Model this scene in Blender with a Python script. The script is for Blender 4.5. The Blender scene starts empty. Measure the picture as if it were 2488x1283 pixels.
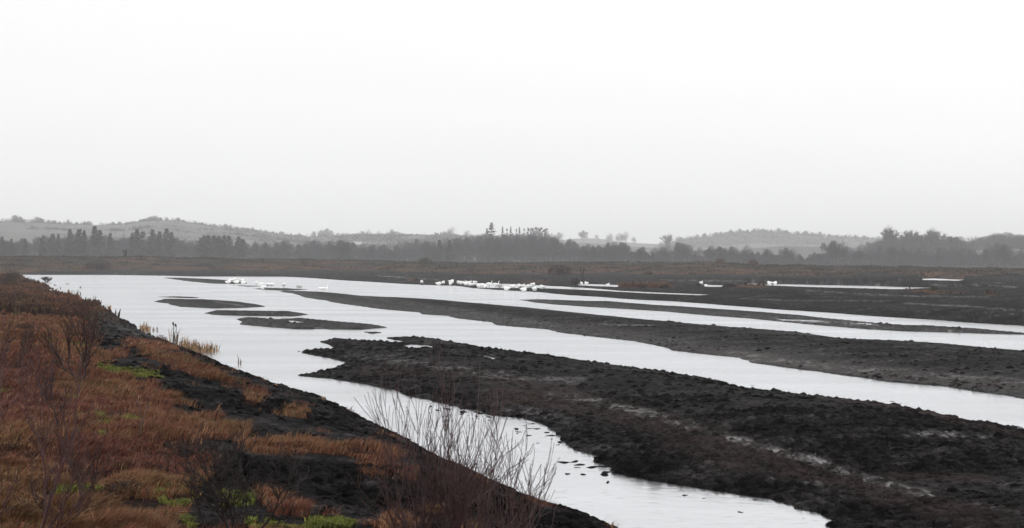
import bpy, math, random
import numpy as np
from mathutils import Vector, Matrix

# ---------------------------------------------------------------- camera, sky, sun, exposure
SC = bpy.context.scene
COL = SC.collection
W_PX, H_PX, F_PX = 2488.0, 1283.0, 3600.0          # the photograph's frame
CAM_Z = 3.8
PITCH = 13.0 / F_PX
ROLL = 0.00362
FWD = np.array([0, math.cos(PITCH), -math.sin(PITCH)])
R0 = np.array([1.0, 0, 0]); U0 = np.array([0, math.sin(PITCH), math.cos(PITCH)])
RIGHT = R0 * math.cos(ROLL) + U0 * math.sin(ROLL)
UP = -R0 * math.sin(ROLL) + U0 * math.cos(ROLL)
camd = bpy.data.cameras.new('camera')
cam = bpy.data.objects.new('camera', camd); COL.objects.link(cam)
cam.matrix_world = Matrix(((RIGHT[0], UP[0], -FWD[0], 0), (RIGHT[1], UP[1], -FWD[1], 0), (RIGHT[2], UP[2], -FWD[2], CAM_Z), (0, 0, 0, 1)))
camd.sensor_width = 36.0
camd.lens = F_PX / W_PX * 36.0
camd.clip_start = 0.1; camd.clip_end = 20000
camd.dof.use_dof = True; camd.dof.focus_distance = 60.0; camd.dof.aperture_fstop = 10.0
SC.camera = cam

world = bpy.data.worlds.new('World'); SC.world = world; world.use_nodes = True
nt = world.node_tree; nt.nodes.clear()
SUN_EL, SUN_AZ = math.radians(38), math.radians(20)
sky = nt.nodes.new('ShaderNodeTexSky'); sky.sky_type = 'NISHITA'; sky.sun_disc = False
sky.sun_elevation = SUN_EL; sky.sun_rotation = SUN_AZ; sky.dust_density = 4
hs = nt.nodes.new('ShaderNodeHueSaturation'); hs.inputs['Saturation'].default_value = 0.0
sc1 = nt.nodes.new('ShaderNodeVectorMath'); sc1.operation = 'SCALE'; sc1.inputs['Scale'].default_value = 0.006
nt.links.new(sky.outputs[0], hs.inputs['Color']); nt.links.new(hs.outputs[0], sc1.inputs[0])
tc = nt.nodes.new('ShaderNodeTexCoord'); sep = nt.nodes.new('ShaderNodeSeparateXYZ')
nt.links.new(tc.outputs['Generated'], sep.inputs[0])
ramp = nt.nodes.new('ShaderNodeValToRGB'); cr = ramp.color_ramp
cr.elements[0].position = 0.0; cr.elements[0].color = (0.90, 0.905, 0.91, 1)
cr.elements[1].position = 1.0; cr.elements[1].color = (1.7, 1.7, 1.72, 1)
for p, c in ((0.03, 0.90), (0.09, 0.94), (0.18, 0.99), (0.45, 1.42)):
    e = cr.elements.new(p); e.color = (c, c, c * 1.003, 1)
cl_n = nt.nodes.new('ShaderNodeTexNoise'); cl_n.inputs['Scale'].default_value = 2.2; cl_n.inputs['Detail'].default_value = 4
mpw = nt.nodes.new('ShaderNodeMapping'); mpw.inputs['Scale'].default_value = (1, 1, 3.5)
nt.links.new(tc.outputs['Generated'], mpw.inputs[0]); nt.links.new(mpw.outputs[0], cl_n.inputs['Vector'])
mr = nt.nodes.new('ShaderNodeMapRange'); mr.inputs['To Min'].default_value = 0.95; mr.inputs['To Max'].default_value = 1.05
nt.links.new(cl_n.outputs['Fac'], mr.inputs['Value'])
nt.links.new(sep.outputs['Z'], ramp.inputs[0])
ml = nt.nodes.new('ShaderNodeVectorMath'); ml.operation = 'SCALE'
nt.links.new(ramp.outputs[0], ml.inputs[0]); nt.links.new(mr.outputs[0], ml.inputs['Scale'])
ad = nt.nodes.new('ShaderNodeVectorMath'); ad.operation = 'ADD'
nt.links.new(ml.outputs[0], ad.inputs[0]); nt.links.new(sc1.outputs[0], ad.inputs[1])
bg = nt.nodes.new('ShaderNodeBackground'); bg.inputs['Strength'].default_value = 1.0
out = nt.nodes.new('ShaderNodeOutputWorld')
nt.links.new(ad.outputs[0], bg.inputs[0]); nt.links.new(bg.outputs[0], out.inputs[0])

sund = bpy.data.lights.new('sun', 'SUN'); sund.energy = 0.5; sund.angle = math.radians(25); sund.color = (1, 0.97, 0.93)
sun = bpy.data.objects.new('sun', sund); COL.objects.link(sun)
sd = Vector((math.sin(SUN_AZ) * math.cos(SUN_EL), math.cos(SUN_AZ) * math.cos(SUN_EL), math.sin(SUN_EL)))
sun.rotation_euler = sd.to_track_quat('Z', 'Y').to_euler()
SC.view_settings.view_transform = 'Standard'; SC.view_settings.look = 'None'
SC.view_settings.exposure = 0.0; SC.view_settings.gamma = 1.0
SC.cycles.use_adaptive_sampling = False; SC.cycles.max_bounces = 6; SC.cycles.diffuse_bounces = 2; SC.cycles.glossy_bounces = 2
SC.cycles.volume_bounces = 1; SC.cycles.transparent_max_bounces = 6
SC.cycles.use_denoising = True
SC.cycles.denoiser = 'OPENIMAGEDENOISE'

# ---------------------------------------------------------------- geometry of the view (used to measure the ground)
def ray(u, v):
    d = FWD + RIGHT * ((u - W_PX / 2) / F_PX) - UP * ((v - H_PX / 2) / F_PX)
    return d
def unproj(u, v, z=0.0):
    d = ray(u, v); t = (z - CAM_Z) / d[2]
    return (d[0] * t, d[1] * t)
def at_dist(u, v, dist):
    d = ray(u, v); t = dist / math.hypot(d[0], d[1])
    return np.array([d[0] * t, d[1] * t, CAM_Z + d[2] * t])
def project(P):
    q = P - np.array([0, 0, CAM_Z])
    a = q @ RIGHT; b = q @ UP; c = np.maximum(q @ FWD, 0.01)
    return W_PX / 2 + F_PX * a / c, H_PX / 2 - F_PX * b / c
def horizon(u): return 624.0 + 9.0 * u / W_PX

RNG = np.random.default_rng(7); random.seed(7)
PERM = RNG.permutation(256).astype(np.int32); PERM = np.concatenate([PERM, PERM])
GR = np.stack([np.cos(np.arange(256) * 2.399963), np.sin(np.arange(256) * 2.399963)], 1).astype(np.float32)
def perlin(x, y, s=0):
    xi = np.floor(x).astype(np.int64); yi = np.floor(y).astype(np.int64)
    xf = (x - xi).astype(np.float32); yf = (y - yi).astype(np.float32)
    xi = (xi + s * 37) & 255; yi = (yi + s * 91) & 255
    def g(ix, iy, fx, fy):
        h = PERM[PERM[ix & 255] + (iy & 255)]; gg = GR[h]
        return gg[..., 0] * fx + gg[..., 1] * fy
    u = xf * xf * xf * (xf * (xf * 6 - 15) + 10); v = yf * yf * yf * (yf * (yf * 6 - 15) + 10)
    a = g(xi, yi, xf, yf); b = g(xi + 1, yi, xf - 1, yf); c = g(xi, yi + 1, xf, yf - 1); d = g(xi + 1, yi + 1, xf - 1, yf - 1)
    return ((a + (b - a) * u) * (1 - v) + (c + (d - c) * u) * v) * 1.45
def fbm(x, y, octs=4, s=0):
    r = 0; a = 1.0; t = 0
    for o in range(octs):
        r = r + a * perlin(x * 2 ** o, y * 2 ** o, s + o * 5); t += a; a *= 0.5
    return r / t
def smooth(a, b, x):
    t = np.clip((x - a) / (b - a), 0, 1); return t * t * (3 - 2 * t)

def inside(px, py, poly):
    r = np.zeros(px.shape, bool); n = len(poly)
    for i in range(n):
        x0, y0 = poly[i]; x1, y1 = poly[(i + 1) % n]
        if y0 == y1: continue
        c = ((y0 > py) != (y1 > py)) & (px < (x1 - x0) * (py - y0) / (y1 - y0) + x0)
        r ^= c
    return r
def poly_dist(px, py, poly, closed=True):
    best = np.full(px.shape, 1e12, np.float32); n = len(poly)
    for i in range(n if closed else n - 1):
        x0, y0 = poly[i]; x1, y1 = poly[(i + 1) % n]
        dx, dy = x1 - x0, y1 - y0; L = dx * dx + dy * dy
        if L < 1e-9: continue
        t = np.clip(((px - x0) * dx + (py - y0) * dy) / L, 0, 1)
        d = (px - x0 - t * dx) ** 2 + (py - y0 - t * dy) ** 2
        np.minimum(best, d, out=best)
    return np.sqrt(best)

# ---------------------------------------------------------------- shorelines, surveyed on the water level
def wl(pts): return [unproj(u, v) for u, v in pts]
BANK = wl([(48, 667), (62, 676), (80, 686), (108, 691), (118, 696), (100, 699), (132, 702), (112, 705), (142, 712), (165, 716), (190, 727), (207, 737), (240, 749),
           (262, 755), (272, 762), (276, 770), (300, 779), (322, 790), (343, 806), (372, 819), (400, 827), (430, 841), (462, 856), (500, 869), (530, 886),
           (560, 899), (600, 913), (640, 929), (690, 946), (740, 959), (790, 973), (830, 993), (862, 1014), (900, 1035), (960, 1062),
           (1010, 1090), (1040, 1110), (1090, 1130), (1140, 1150), (1200, 1180), (1260, 1208), (1320, 1232), (1370, 1242), (1400, 1254),
           (1440, 1267), (1490, 1290)]) + [(4.2, 14.0), (8.5, 5.0), (12, -4), (20, -30), (-500, -30), (-500, 420), (-110, 330)]
FAR = wl([(-1600, 655), (-300, 664), (48, 667.5), (100, 668), (250, 668), (400, 670), (470, 672), (560, 672), (700, 672.5), (760, 676), (830, 681), (900, 685), (980, 690), (1050, 693),
          (1100, 694), (1130, 697), (1150, 700), (1200, 704), (1300, 709), (1380, 717), (1450, 721), (1540, 728), (1635, 732), (1750, 741), (1870, 750.5), (2000, 759), (2105, 767),
          (2249, 776), (2361, 784.7), (2488, 792), (2800, 812), (3600, 850)]) + [(500, 130), (500, 7000), (-7000, 7000), (-7000, 420)]
STRIP_E = wl([(1261, 729), (1290, 728), (1350, 728.5), (1400, 731), (1476, 732), (1588, 741), (1776, 753), (1870, 760), (1960, 768), (2000, 773), (2088, 781.5), (2184, 789.5), (2265, 792),
              (2361, 798), (2488, 809.6), (2700, 822), (2700, 825), (2488, 813.6), (2393, 811), (2297, 808.5), (2200, 805.6), (2105, 800), (1987, 790.5), (1823, 774), (1729, 767), (1588, 755), (1400, 743.5),
              (1350, 740), (1300, 735)])
RIDGE_F = wl([(680, 709), (688, 706), (773, 709), (814, 712), (879, 719), (1050, 727), (1123, 734), (1264, 746), (1400, 760), (1588, 778.7), (1776, 795), (1940, 807), (2034, 822), (2199, 829.5),
              (2293, 835), (2488, 855), (2800, 885), (3500, 950), (3500, 1180), (2800, 1020), (2488, 969), (2387, 952.6), (2293, 938.5), (2152, 927), (1987, 903), (1823, 881), (1795, 870), (1635, 851.5), (1621, 844.5),
              (1541, 829.5), (1400, 813.5), (1349, 807), (1335, 801), (1208, 790.5), (1194, 783.4), (1114, 774), (1076, 767), (1025, 763.5), (1020, 759), (913, 750), (846, 740), (813, 735.5),
              (789, 730), (741, 723), (728, 718), (712, 713)])
RIDGE_G = wl([(775, 830.5), (800, 827), (817, 822.5), (865, 826.7), (912, 830), (975, 832), (982, 830), (950, 824), (935, 821.5), (980, 819.5), (1029, 820), (1076, 826), (1120, 835), (1170, 844.6), (1241, 854), (1400, 872.5),
              (1517, 891.5), (1682, 913.5), (1823, 945.5), (1917, 957), (2058, 971.4), (2175, 985.5), (2293, 1009), (2488, 1051), (2800, 1120), (3600, 1300)]) + [(26, 12), (16, 8), (13, 12)] + \
          wl([(2011, 1283), (1990, 1262), (1964, 1246), (1930, 1240), (1870, 1218), (1776, 1199), (1658, 1180), (1560, 1163), (1494, 1150), (1488, 1135), (1440, 1120), (1470, 1110), (1400, 1095), (1377, 1080), (1358, 1056), (1330, 1036),
              (1311, 1028), (1264, 1016), (1194, 1009), (1123, 991), (1052, 975), (991, 962), (958, 947), (864, 930), (794, 920), (750, 916), (719, 913), (760, 907), (789, 902), (830, 890), (850, 882), (794, 871),
              (747, 861), (719, 853), (745, 852), (770, 849), (812, 849), (800, 838)])
ISLES = [
    wl([(374, 733), (400, 727), (491, 727), (561, 732), (617, 738.5), (647, 744.7), (603, 748), (519, 749.5), (434, 745), (406, 738)]),
    wl([(384, 721.4), (430, 720.6), (471, 722), (491, 724.5), (434, 723.8)]),
    wl([(496, 761.6), (527, 753.7), (589, 755), (702, 756.5), (749.5, 764.4), (716, 768.6), (575, 767), (519, 765)]),
    wl([(571, 775.7), (603, 771), (673.6, 775.7), (730, 773), (814, 781), (899, 788), (942, 796), (885, 801), (716, 800), (645, 795), (603, 791), (581, 788), (592, 782)]),
    wl([(882, 806.6), (913, 806.5), (932, 809.4), (901, 810.4)]),
    wl([(396, 675), (434, 675), (506, 678), (550, 681), (600, 686), (600, 689), (579, 690), (514, 689), (452, 683)]),
    wl([(566, 693.6), (616, 694.6), (640, 696), (600, 696.4)]),
    wl([(612.5, 702), (645, 700), (693, 700.5), (749, 704), (677, 706), (645, 704)]),
]
HOLES = [
    wl([(1160, 688), (1240, 690), (1380, 697), (1440, 701), (1500, 706), (1600, 711), (1725, 716), (1700, 717.8), (1560, 712.6), (1440, 705.5), (1380, 703), (1300, 700), (1220, 700.5), (1160, 699.5)]),
    wl([(1406, 689.5), (1440, 690.5), (1500, 692.5), (1503, 697.5), (1460, 696), (1406, 694)]),
    wl([(1708, 691.5), (1756, 693.5), (1754, 697.5), (1713, 697)]),
    wl([(1816, 688.5), (1980, 692), (2088, 694), (2200, 697.5), (2270, 699.5), (2184, 703.2), (2088, 700.5), (1980, 698), (1900, 695), (1820, 692)]),
    wl([(2238, 676.4), (2265, 675.6), (2300, 678), (2345, 679.6), (2330, 682.4), (2290, 681.4), (2242, 680.4)]),
    wl([(975, 842), (1000, 837), (1040, 839.5), (1064, 846), (990, 847)]),
    wl([(1158, 863), (1192, 868), (1226, 877), (1196, 875)]),
    wl([(693, 778.2), (712, 779), (746, 784.2), (705, 784)]),
    wl([(762, 796), (812, 797.4), (765, 798)]),
    wl([(1340, 964), (1400, 966), (1422, 972), (1350, 970)]),
    wl([(1880, 775), (2000, 779), (1990, 782.5), (1900, 779)]),
    wl([(2080, 785), (2130, 786.6), (2120, 789), (2082, 788)]),
]
LANDS = [('bank', BANK), ('far', FAR), ('strip', STRIP_E), ('ridge_far', RIDGE_F), ('ridge_near', RIDGE_G)] + [('isle%d' % i, p) for i, p in enumerate(ISLES)]

# ---------------------------------------------------------------- the ground as one polar height field
HC = CAM_Z
w = np.concatenate([np.arange(1970, 700, -3.0), np.arange(700, 137, -1.4), np.arange(137, 38, -0.5)])
D_rows = np.concatenate([np.geomspace(1.2, 6.8, 22), HC * F_PX / w, np.arange(363, 520, 2.2), np.geomspace(525, 6500, 60)])
D_rows = np.unique(np.round(D_rows, 4))
a_in = np.arange(-0.353, 0.3531, 0.00075)
a_out = np.geomspace(0.36, 0.95, 36)
AZ = np.concatenate([-a_out[::-1], a_in, a_out])
NR, NC = len(D_rows), len(AZ)
cell = np.gradient(D_rows)
DD = np.repeat(D_rows[:, None], NC, 1).astype(np.float32)
AA = np.repeat(AZ[None, :], NR, 0).astype(np.float32)
X = DD * np.sin(AA); Y = DD * np.cos(AA)
CELL = np.maximum(cell[:, None].astype(np.float32), DD * 0.00075)
near_rows = D_rows < 420
nn = int(near_rows.sum())
Xn, Yn, Dn, Cn = X[:nn], Y[:nn], DD[:nn], CELL[:nn]
# wobble of the shoreline, in metres, growing with the cell size
wob = (fbm(Xn / 1.1, Yn / 1.1, 3, 3) * 0.22 + perlin(Xn / 5.0, Yn / 5.0, 8) * 0.25) + perlin(Xn / 14, Yn / 14, 4) * 0.0
wob = wob * np.clip(Dn / 22, 0.5, 1.0)
Xw = Xn; Yw = Yn
LID = np.full(Xn.shape, -1, np.int16)
SD = np.full(Xn.shape, 1e6, np.float32)            # distance to the nearest shore
for k, (nm, poly) in enumerate(LANDS):
    LID[inside(Xw, Yw, poly)] = k
    pd_ = poly_dist(Xw, Yw, poly).astype(np.float32); np.minimum(SD, pd_, out=SD)
    if nm == 'ridge_near': SDG = pd_
SH = np.full(Xn.shape, 1e6, np.float32)
for poly in HOLES:
    LID[inside(Xw, Yw, poly)] = -1
    pdh = poly_dist(Xw, Yw, poly).astype(np.float32); np.minimum(SD, pdh, out=SD); np.minimum(SH, pdh, out=SH)
land = LID >= 0
# the gap between BANK and FAR polygons must not read as a shore
S = np.where(land, SD, -SD)
PEAKY = np.ones(Xn.shape, np.float32)
hm = np.zeros(Xn.shape, np.float32); Ls = np.ones(Xn.shape, np.float32)
HM = {'bank': (2.15, 3.2), 'far': (0.42, 2.5), 'strip': (0.22, 1.2), 'ridge_far': (0.46, 4.0), 'ridge_near': (0.52, 4.0)}
for k, (nm, poly) in enumerate(LANDS):
    a, b = HM.get(nm, (0.24, 0.9))
    m = LID == k; hm[m] = a; Ls[m] = b
Sw = S + wob * np.where(LID == 0, 0.6, 1.0)
Z = np.where(Sw > 0, hm * (1 - np.exp(-np.maximum(Sw, 0) / Ls)) + 0.02, -0.35 * (1 - np.exp(np.minimum(Sw, 0) / 1.0)) - 0.01).astype(np.float32)
# the bank levels out towards the path the viewer stands on, and is lower far away
bm = LID == 0
far_fall = 1.0 - 0.80 * smooth(20, 120, Dn)
Z[bm] = (Z * far_fall)[bm]
# the long cut ridges roll across their width
rg = LID == 4
roll = perlin(Xn / 9.0 + Yn / 22.0, Yn / 9.0, 12) * 0.10
Z[rg] += (roll * smooth(0.5, 4, S))[rg]
# long low furrow ridges of the far flats, running away to the left like the channels
fl = LID == 1
fur = np.sin((Yn + Xn * 0.55) / 4.3 + perlin(Xn / 30, Yn / 12, 6) * 1.4)
Z[fl] += (0.20 * fur * smooth(1.0, 6, S))[fl]
ridgeD = smooth(0.5, 3.0, S) * (1 - smooth(9, 15, S)) * smooth(18, 45, Xn)
Z[fl] += (0.62 * ridgeD * (1 + 0.25 * perlin(Xn / 6, Yn / 6, 2)))[fl]
# no crest stands above the shoreline behind it
CAP = np.full(Xn.shape, 1e9, np.float32)
for c in range(NC):
    lc = land[:, c]
    nxt = 1e9
    cap = np.empty(nn, np.float32)
    idx = np.where(~lc)[0]
    if len(idx) == 0: continue
    pos = np.searchsorted(idx, np.arange(nn), side='left')
    ok = pos < len(idx)
    cap[:] = 1e9
    dt = D_rows[idx[np.minimum(pos, len(idx) - 1)]]
    cap[ok] = (HC * (1 - D_rows[:nn] / dt) * 0.95 + 0.01)[ok]
    Z[:, c] = np.where(lc, np.minimum(Z[:, c], cap), Z[:, c]); CAP[:, c] = cap
# peat clods
def fade(lmb): return np.clip(lmb / (1.6 * Cn) - 0.4, 0, 1)
n1 = np.abs(perlin(Xn / 0.55, Yn / 0.55, 21)); n2 = np.abs(perlin(Xn / 0.24, Yn / 0.24, 22)); n3 = perlin(Xn / 1.6, Yn / 1.6, 23); n4 = np.abs(perlin(Xn / 0.12, Yn / 0.12, 24))
rough = 0.05 * n1 * fade(0.55) + 0.085 * n2 * fade(0.24) + 0.03 * n3 * fade(1.6) + 0.045 * n4 * fade(0.12)
rough = rough + 0.035 * perlin(Xn / 3.2, Yn / 3.2, 26) * fade(3.2)
rough_amt = 0.25 + 0.75 * smooth(-0.3, 0.5, perlin(Xn / 4, Yn / 4, 31) + perlin(Xn / 11, Yn / 11, 33))
clodw = (0.12 + 0.88 * smooth(1.0, 6.0, SH)) * np.where(land, smooth(0.0, 0.5, Sw) * 0.9 + 0.25, 0.25) * np.clip(0.3 + 30.0 / Dn, 0.35, 1.0)
Z = Z + (rough * rough_amt * clodw * 1.15).astype(np.float32) - np.where(land, 0, 0.035)
Z = np.where(land, np.minimum(Z, np.maximum(CAP, 0) + 0.035 + 0.03 * perlin(Xn / 0.3, Yn / 0.5, 29) * fade(0.3)), Z)
# loose lumps standing in the shallows of the near ridge
sh = perlin(Xn / 0.22, Yn / 0.32, 41) * fade(0.3) * 1.1 + perlin(Xn / 2.4, Yn / 2.4, 42) * 0.5 - SD * 0.2
lump = (sh > 0.5) & (~land) & (SDG < 0.9) & (Dn < 75)
Z = np.where(lump, np.maximum(Z, 0.006 + 0.03 * (sh - 0.5)), Z)

# full field: near part, then the bog plateau and the country behind it
UF, _ = project(np.stack([X, Y, np.full_like(X, 2.0)], -1).reshape(-1, 3)); UF = UF.reshape(X.shape)
bog_u = [-2500, 0, 300, 640, 900, 1040, 1200, 1400, 1500, 1560, 1700, 1840, 2000, 2200, 2330, 2488, 5000]
bog_v = [619, 620, 621, 627, 631, 635, 638, 635, 635, 637, 635, 641, 644, 646, 648, 651, 655]
veg_v = [660, 660, 657, 658, 658, 663, 666, 664, 664, 667, 667, 669, 670, 671, 672, 673, 676]
D_CR = 425.0
crest_z = HC + (624 + 9 * np.clip(UF, -2500, 5000) / W_PX - np.interp(UF, bog_u, bog_v)) * D_CR / F_PX - 0.35
veg_D = (HC - 0.45) * F_PX / (np.interp(UF, bog_u, veg_v) - (624 + 9 * np.clip(UF, -2500, 5000) / W_PX))
veg_D = veg_D + perlin(X / 25, Y / 25, 51) * 9
ZF = np.zeros_like(X); ZF[:nn] = Z; ZF[nn:] = 0.45
LIDF = np.full(X.shape, 1, np.int16); LIDF[:nn] = LID
t = np.clip((DD - veg_D) / (D_CR - veg_D), 0, 1)
rise = (t ** 0.85) * (crest_z - 0.45)
back = smooth(D_CR, D_CR + 180, DD)
bogz = rise * (1 - back) + back * 0.0 + perlin(X / 12, Y / 12, 52) * 0.3 * smooth(0, 0.2, t) + perlin(X / 4.5, Y / 4.5, 53) * 0.12 * smooth(0, 0.2, t) * (DD < 520)
notbank = LIDF != 0
ZF = np.where(notbank & (DD > veg_D - 1), ZF + bogz, ZF)
bankfar = (LIDF == 0) & (DD > 180)
ZF = np.where(bankfar, ZF + bogz, ZF)
ZF[DD > 420] += 0.0
Z = ZF.astype(np.float32)
P3 = np.stack([X, Y, Z], -1)
UU, VV = project(P3.reshape(-1, 3)); UU = UU.reshape(X.shape); VV = VV.reshape(X.shape)

def z_at(x, y):
    d = math.hypot(x, y); a = math.atan2(x, y)
    i = int(np.clip(np.searchsorted(D_rows, d) - 1, 0, NR - 2)); j = int(np.clip(np.searchsorted(AZ, a) - 1, 0, NC - 2))
    fi = min(max((d - D_rows[i]) / (D_rows[i + 1] - D_rows[i]), 0), 1); fj = min(max((a - AZ[j]) / (AZ[j + 1] - AZ[j]), 0), 1)
    return float((Z[i, j] * (1 - fi) + Z[i + 1, j] * fi) * (1 - fj) + (Z[i, j + 1] * (1 - fi) + Z[i + 1, j + 1] * fi) * fj)
def ground_at(u, v, water=True):
    """first point of the ground (or water) that the line of sight through (u, v) meets"""
    d = ray(u, v); a = math.atan2(d[0], d[1]); sl = d[2] / math.hypot(d[0], d[1])
    j = int(np.clip(np.searchsorted(AZ, a), 0, NC - 1))
    zc = np.maximum(Z[:, j], 0.0) if water else Z[:, j]
    ok = np.where(zc >= HC + sl * D_rows)[0]
    i = ok[0] if len(ok) else NR - 1
    dist = D_rows[i]
    if i > 0:
        e0 = HC + sl * D_rows[i - 1] - zc[i - 1]; e1 = HC + sl * D_rows[i] - zc[i]
        f = e0 / (e0 - e1) if e0 != e1 else 0; dist = D_rows[i - 1] + f * (D_rows[i] - D_rows[i - 1])
    x, y = dist * math.sin(a), dist * math.cos(a)
    return x, y, max(z_at(x, y), 0.0) if water else z_at(x, y)

# ---------------------------------------------------------------- what covers the ground
def zone(poly, soft=10, jit=12, s=1, dv=0):
    ju = UU + jit * fbm(X / 1.2, Y / 1.2, 2, s); jv = VV - dv + jit * 0.5 * fbm(X / 1.3, Y / 1.3, 2, s + 3)
    msk = (VV > min(p[1] for p in poly) - 60) & (VV < max(p[1] for p in poly) + 60)
    r = np.zeros(X.shape, np.float32)
    if msk.any():
        a, b = ju[msk], jv[msk]
        d = poly_dist(a, b, poly); e = np.where(inside(a, b, poly), d, -d) / (2.2 * soft)
        e = e + 0.9 * fbm(X[msk] / 0.8, Y[msk] / 0.8, 3, s + 7); r[msk] = smooth(-0.25, 0.45, e)
    return r
def streak(line, hw, s=1, jit=0.5):
    msk = (VV > min(p[1] for p in line) - 60) & (VV < max(p[1] for p in line) + 60)
    r = np.zeros(X.shape, np.float32); a, b = UU[msk], VV[msk]
    d = poly_dist(a, b * 2.2, [(p[0], p[1] * 2.2) for p in line], False)
    d = d + hw * jit * 1.4 * fbm(X[msk] / 1.1, Y[msk] / 1.1, 3, s)
    r[msk] = np.clip(1.4 - d / hw, 0, 1); return r
grassz = zone([(-2500, 655), (20, 668), (60, 692), (100, 706), (180, 731), (196, 742), (222, 762), (190, 785), (240, 830), (245, 850), (290, 846), (305, 866), (250, 878), (240, 892), (300, 905),
               (350, 925), (400, 945), (425, 970), (400, 985), (440, 1000), (520, 1005), (575, 1030), (590, 1055), (560, 1066), (480, 1072), (430, 1095), (520, 1112), (500, 1160),
               (480, 1200), (450, 1230), (400, 1262), (420, 1300), (380, 2400), (-2500, 2400)], 14, 30, 61, 10)
for pl in ([(285, 812), (330, 813), (400, 827), (440, 847), (500, 872), (555, 900), (600, 930), (540, 933), (480, 905), (430, 890), (390, 870), (330, 842)],
           [(560, 1040), (640, 1055), (720, 1050), (780, 1062), (830, 1056), (960, 1075), (985, 1100), (900, 1112), (820, 1094), (760, 1088), (700, 1100), (620, 1090), (560, 1072)],
           [(850, 1110), (940, 1118), (1020, 1140), (1020, 1165), (940, 1160), (880, 1150)],
           [(930, 1240), (1040, 1222), (1120, 1250), (1160, 1290), (1400, 2000), (950, 2000)],
           [(585, 932), (640, 950), (625, 985), (592, 962)], [(690, 972), (750, 985), (740, 1000), (690, 992)],
           [(620, 1190), (720, 1200), (740, 1240), (640, 1240)]):
    grassz = np.maximum(grassz, zone(pl, 8, 22, 63, 14) * 0.75 * smooth(-0.35, 0.1, fbm(X / 0.9, Y / 1.2, 3, 77)))
isbank = LIDF == 0
gn = fbm(X / 1.7, Y / 1.7, 3, 71); gn2 = fbm(X / 0.7, Y / 0.7, 2, 75)
offf = isbank & ((VV > 1330) | (np.abs(AA) > 0.37)) & (UU < 1000)
grassz = np.where(offf, smooth(-0.3, 0.1, gn), grassz)
grass = np.where(isbank, np.maximum(grassz * smooth(-0.5, 0.05, gn + gn2 * 0.5), 0.10 * smooth(0.45, 0.6, gn2 + 0.4 * gn)), 0).astype(np.float32)
moss = np.zeros(X.shape, np.float32)
for pl in ([(245, 893), (290, 897), (380, 905), (400, 915), (330, 918), (250, 905)], [(175, 1010), (240, 1000), (280, 1035), (250, 1050), (190, 1030)], [(365, 1185), (430, 1182), (480, 1215), (440, 1240), (360, 1215)],
           [(360, 1255), (460, 1262), (470, 1290), (370, 1290)], [(530, 1200), (620, 1205), (600, 1235), (540, 1235)], [(600, 1262), (720, 1268), (830, 1262), (860, 1276), (760, 1290), (610, 1290)],
           [(130, 1185), (250, 1195), (230, 1203), (130, 1200)], [(140, 955), (200, 960), (180, 980), (120, 970)], [(60, 1235), (120, 1240), (110, 1270), (40, 1262)]):
    moss = np.maximum(moss, zone(pl, 8, 16, 65))
moss = moss * smooth(-0.22, 0.12, fbm(X / 0.35, Y / 0.5, 3, 81) + 0.35 * fbm(X / 1.3, Y / 1.3, 2, 82)) * isbank
moss = np.maximum(moss, isbank * grassz * smooth(0.34, 0.5, fbm(X / 2.3, Y / 2.3, 3, 83)) * 0.8)
grass = grass * (1 - 0.8 * moss)
# colours (linear base colours)
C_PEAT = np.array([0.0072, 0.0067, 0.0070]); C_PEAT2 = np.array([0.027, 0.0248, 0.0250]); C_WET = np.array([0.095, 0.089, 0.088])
C_BRN = np.array([0.031, 0.0232, 0.0218]); C_SOIL = np.array([0.032, 0.014, 0.008]); C_MOSS = np.array([0.105, 0.135, 0.020]); C_MOSS2 = np.array([0.03, 0.036, 0.010])
def mixc(a, b, t): return a * (1 - t[..., None]) + b * t[..., None]
pn = fbm(X / 2.6, Y / 1.6, 3, 91)
colr = mixc(np.broadcast_to(C_PEAT, X.shape + (3,)), C_PEAT2, smooth(-0.15, 0.45, pn) * 0.8)
wet = np.zeros(X.shape, np.float32)
# low-lying ground by the water is smoother, greyer mud
low = np.zeros(X.shape, np.float32); low[:nn] = (1 - smooth(0.05, 0.35, Z[:nn])) * land
isG = LIDF == 4; isF = LIDF == 3; isE = LIDF == 2; isfar = LIDF == 1; isI = LIDF > 4
colr = mixc(colr, C_PEAT2, low * 0.5 * (isF | isE | isI)); wet = np.maximum(wet, low * 0.2 * (isF | isE | isI))
colr = mixc(colr, C_PEAT2 * 1.05, 0.45 * smooth(-0.3, 0.4, pn) * (isF | isE | isI))
colr = mixc(colr, np.array([0.024, 0.023, 0.026]), 0.6 * isfar * smooth(140, 230, DD) * smooth(-0.4, 0.4, fbm(X / 20, Y / 5, 3, 93)))
colr = colr * (0.35 + 1.2 * smooth(-0.3, 0.4, fbm(X / 0.22, Y / 0.3, 3, 95)) + 1.6 * smooth(0.15, 0.5, fbm(X / 0.5, Y / 0.35, 3, 96)))[..., None]
brown = np.zeros(X.shape, np.float32); silver = np.zeros(X.shape, np.float32)
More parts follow.
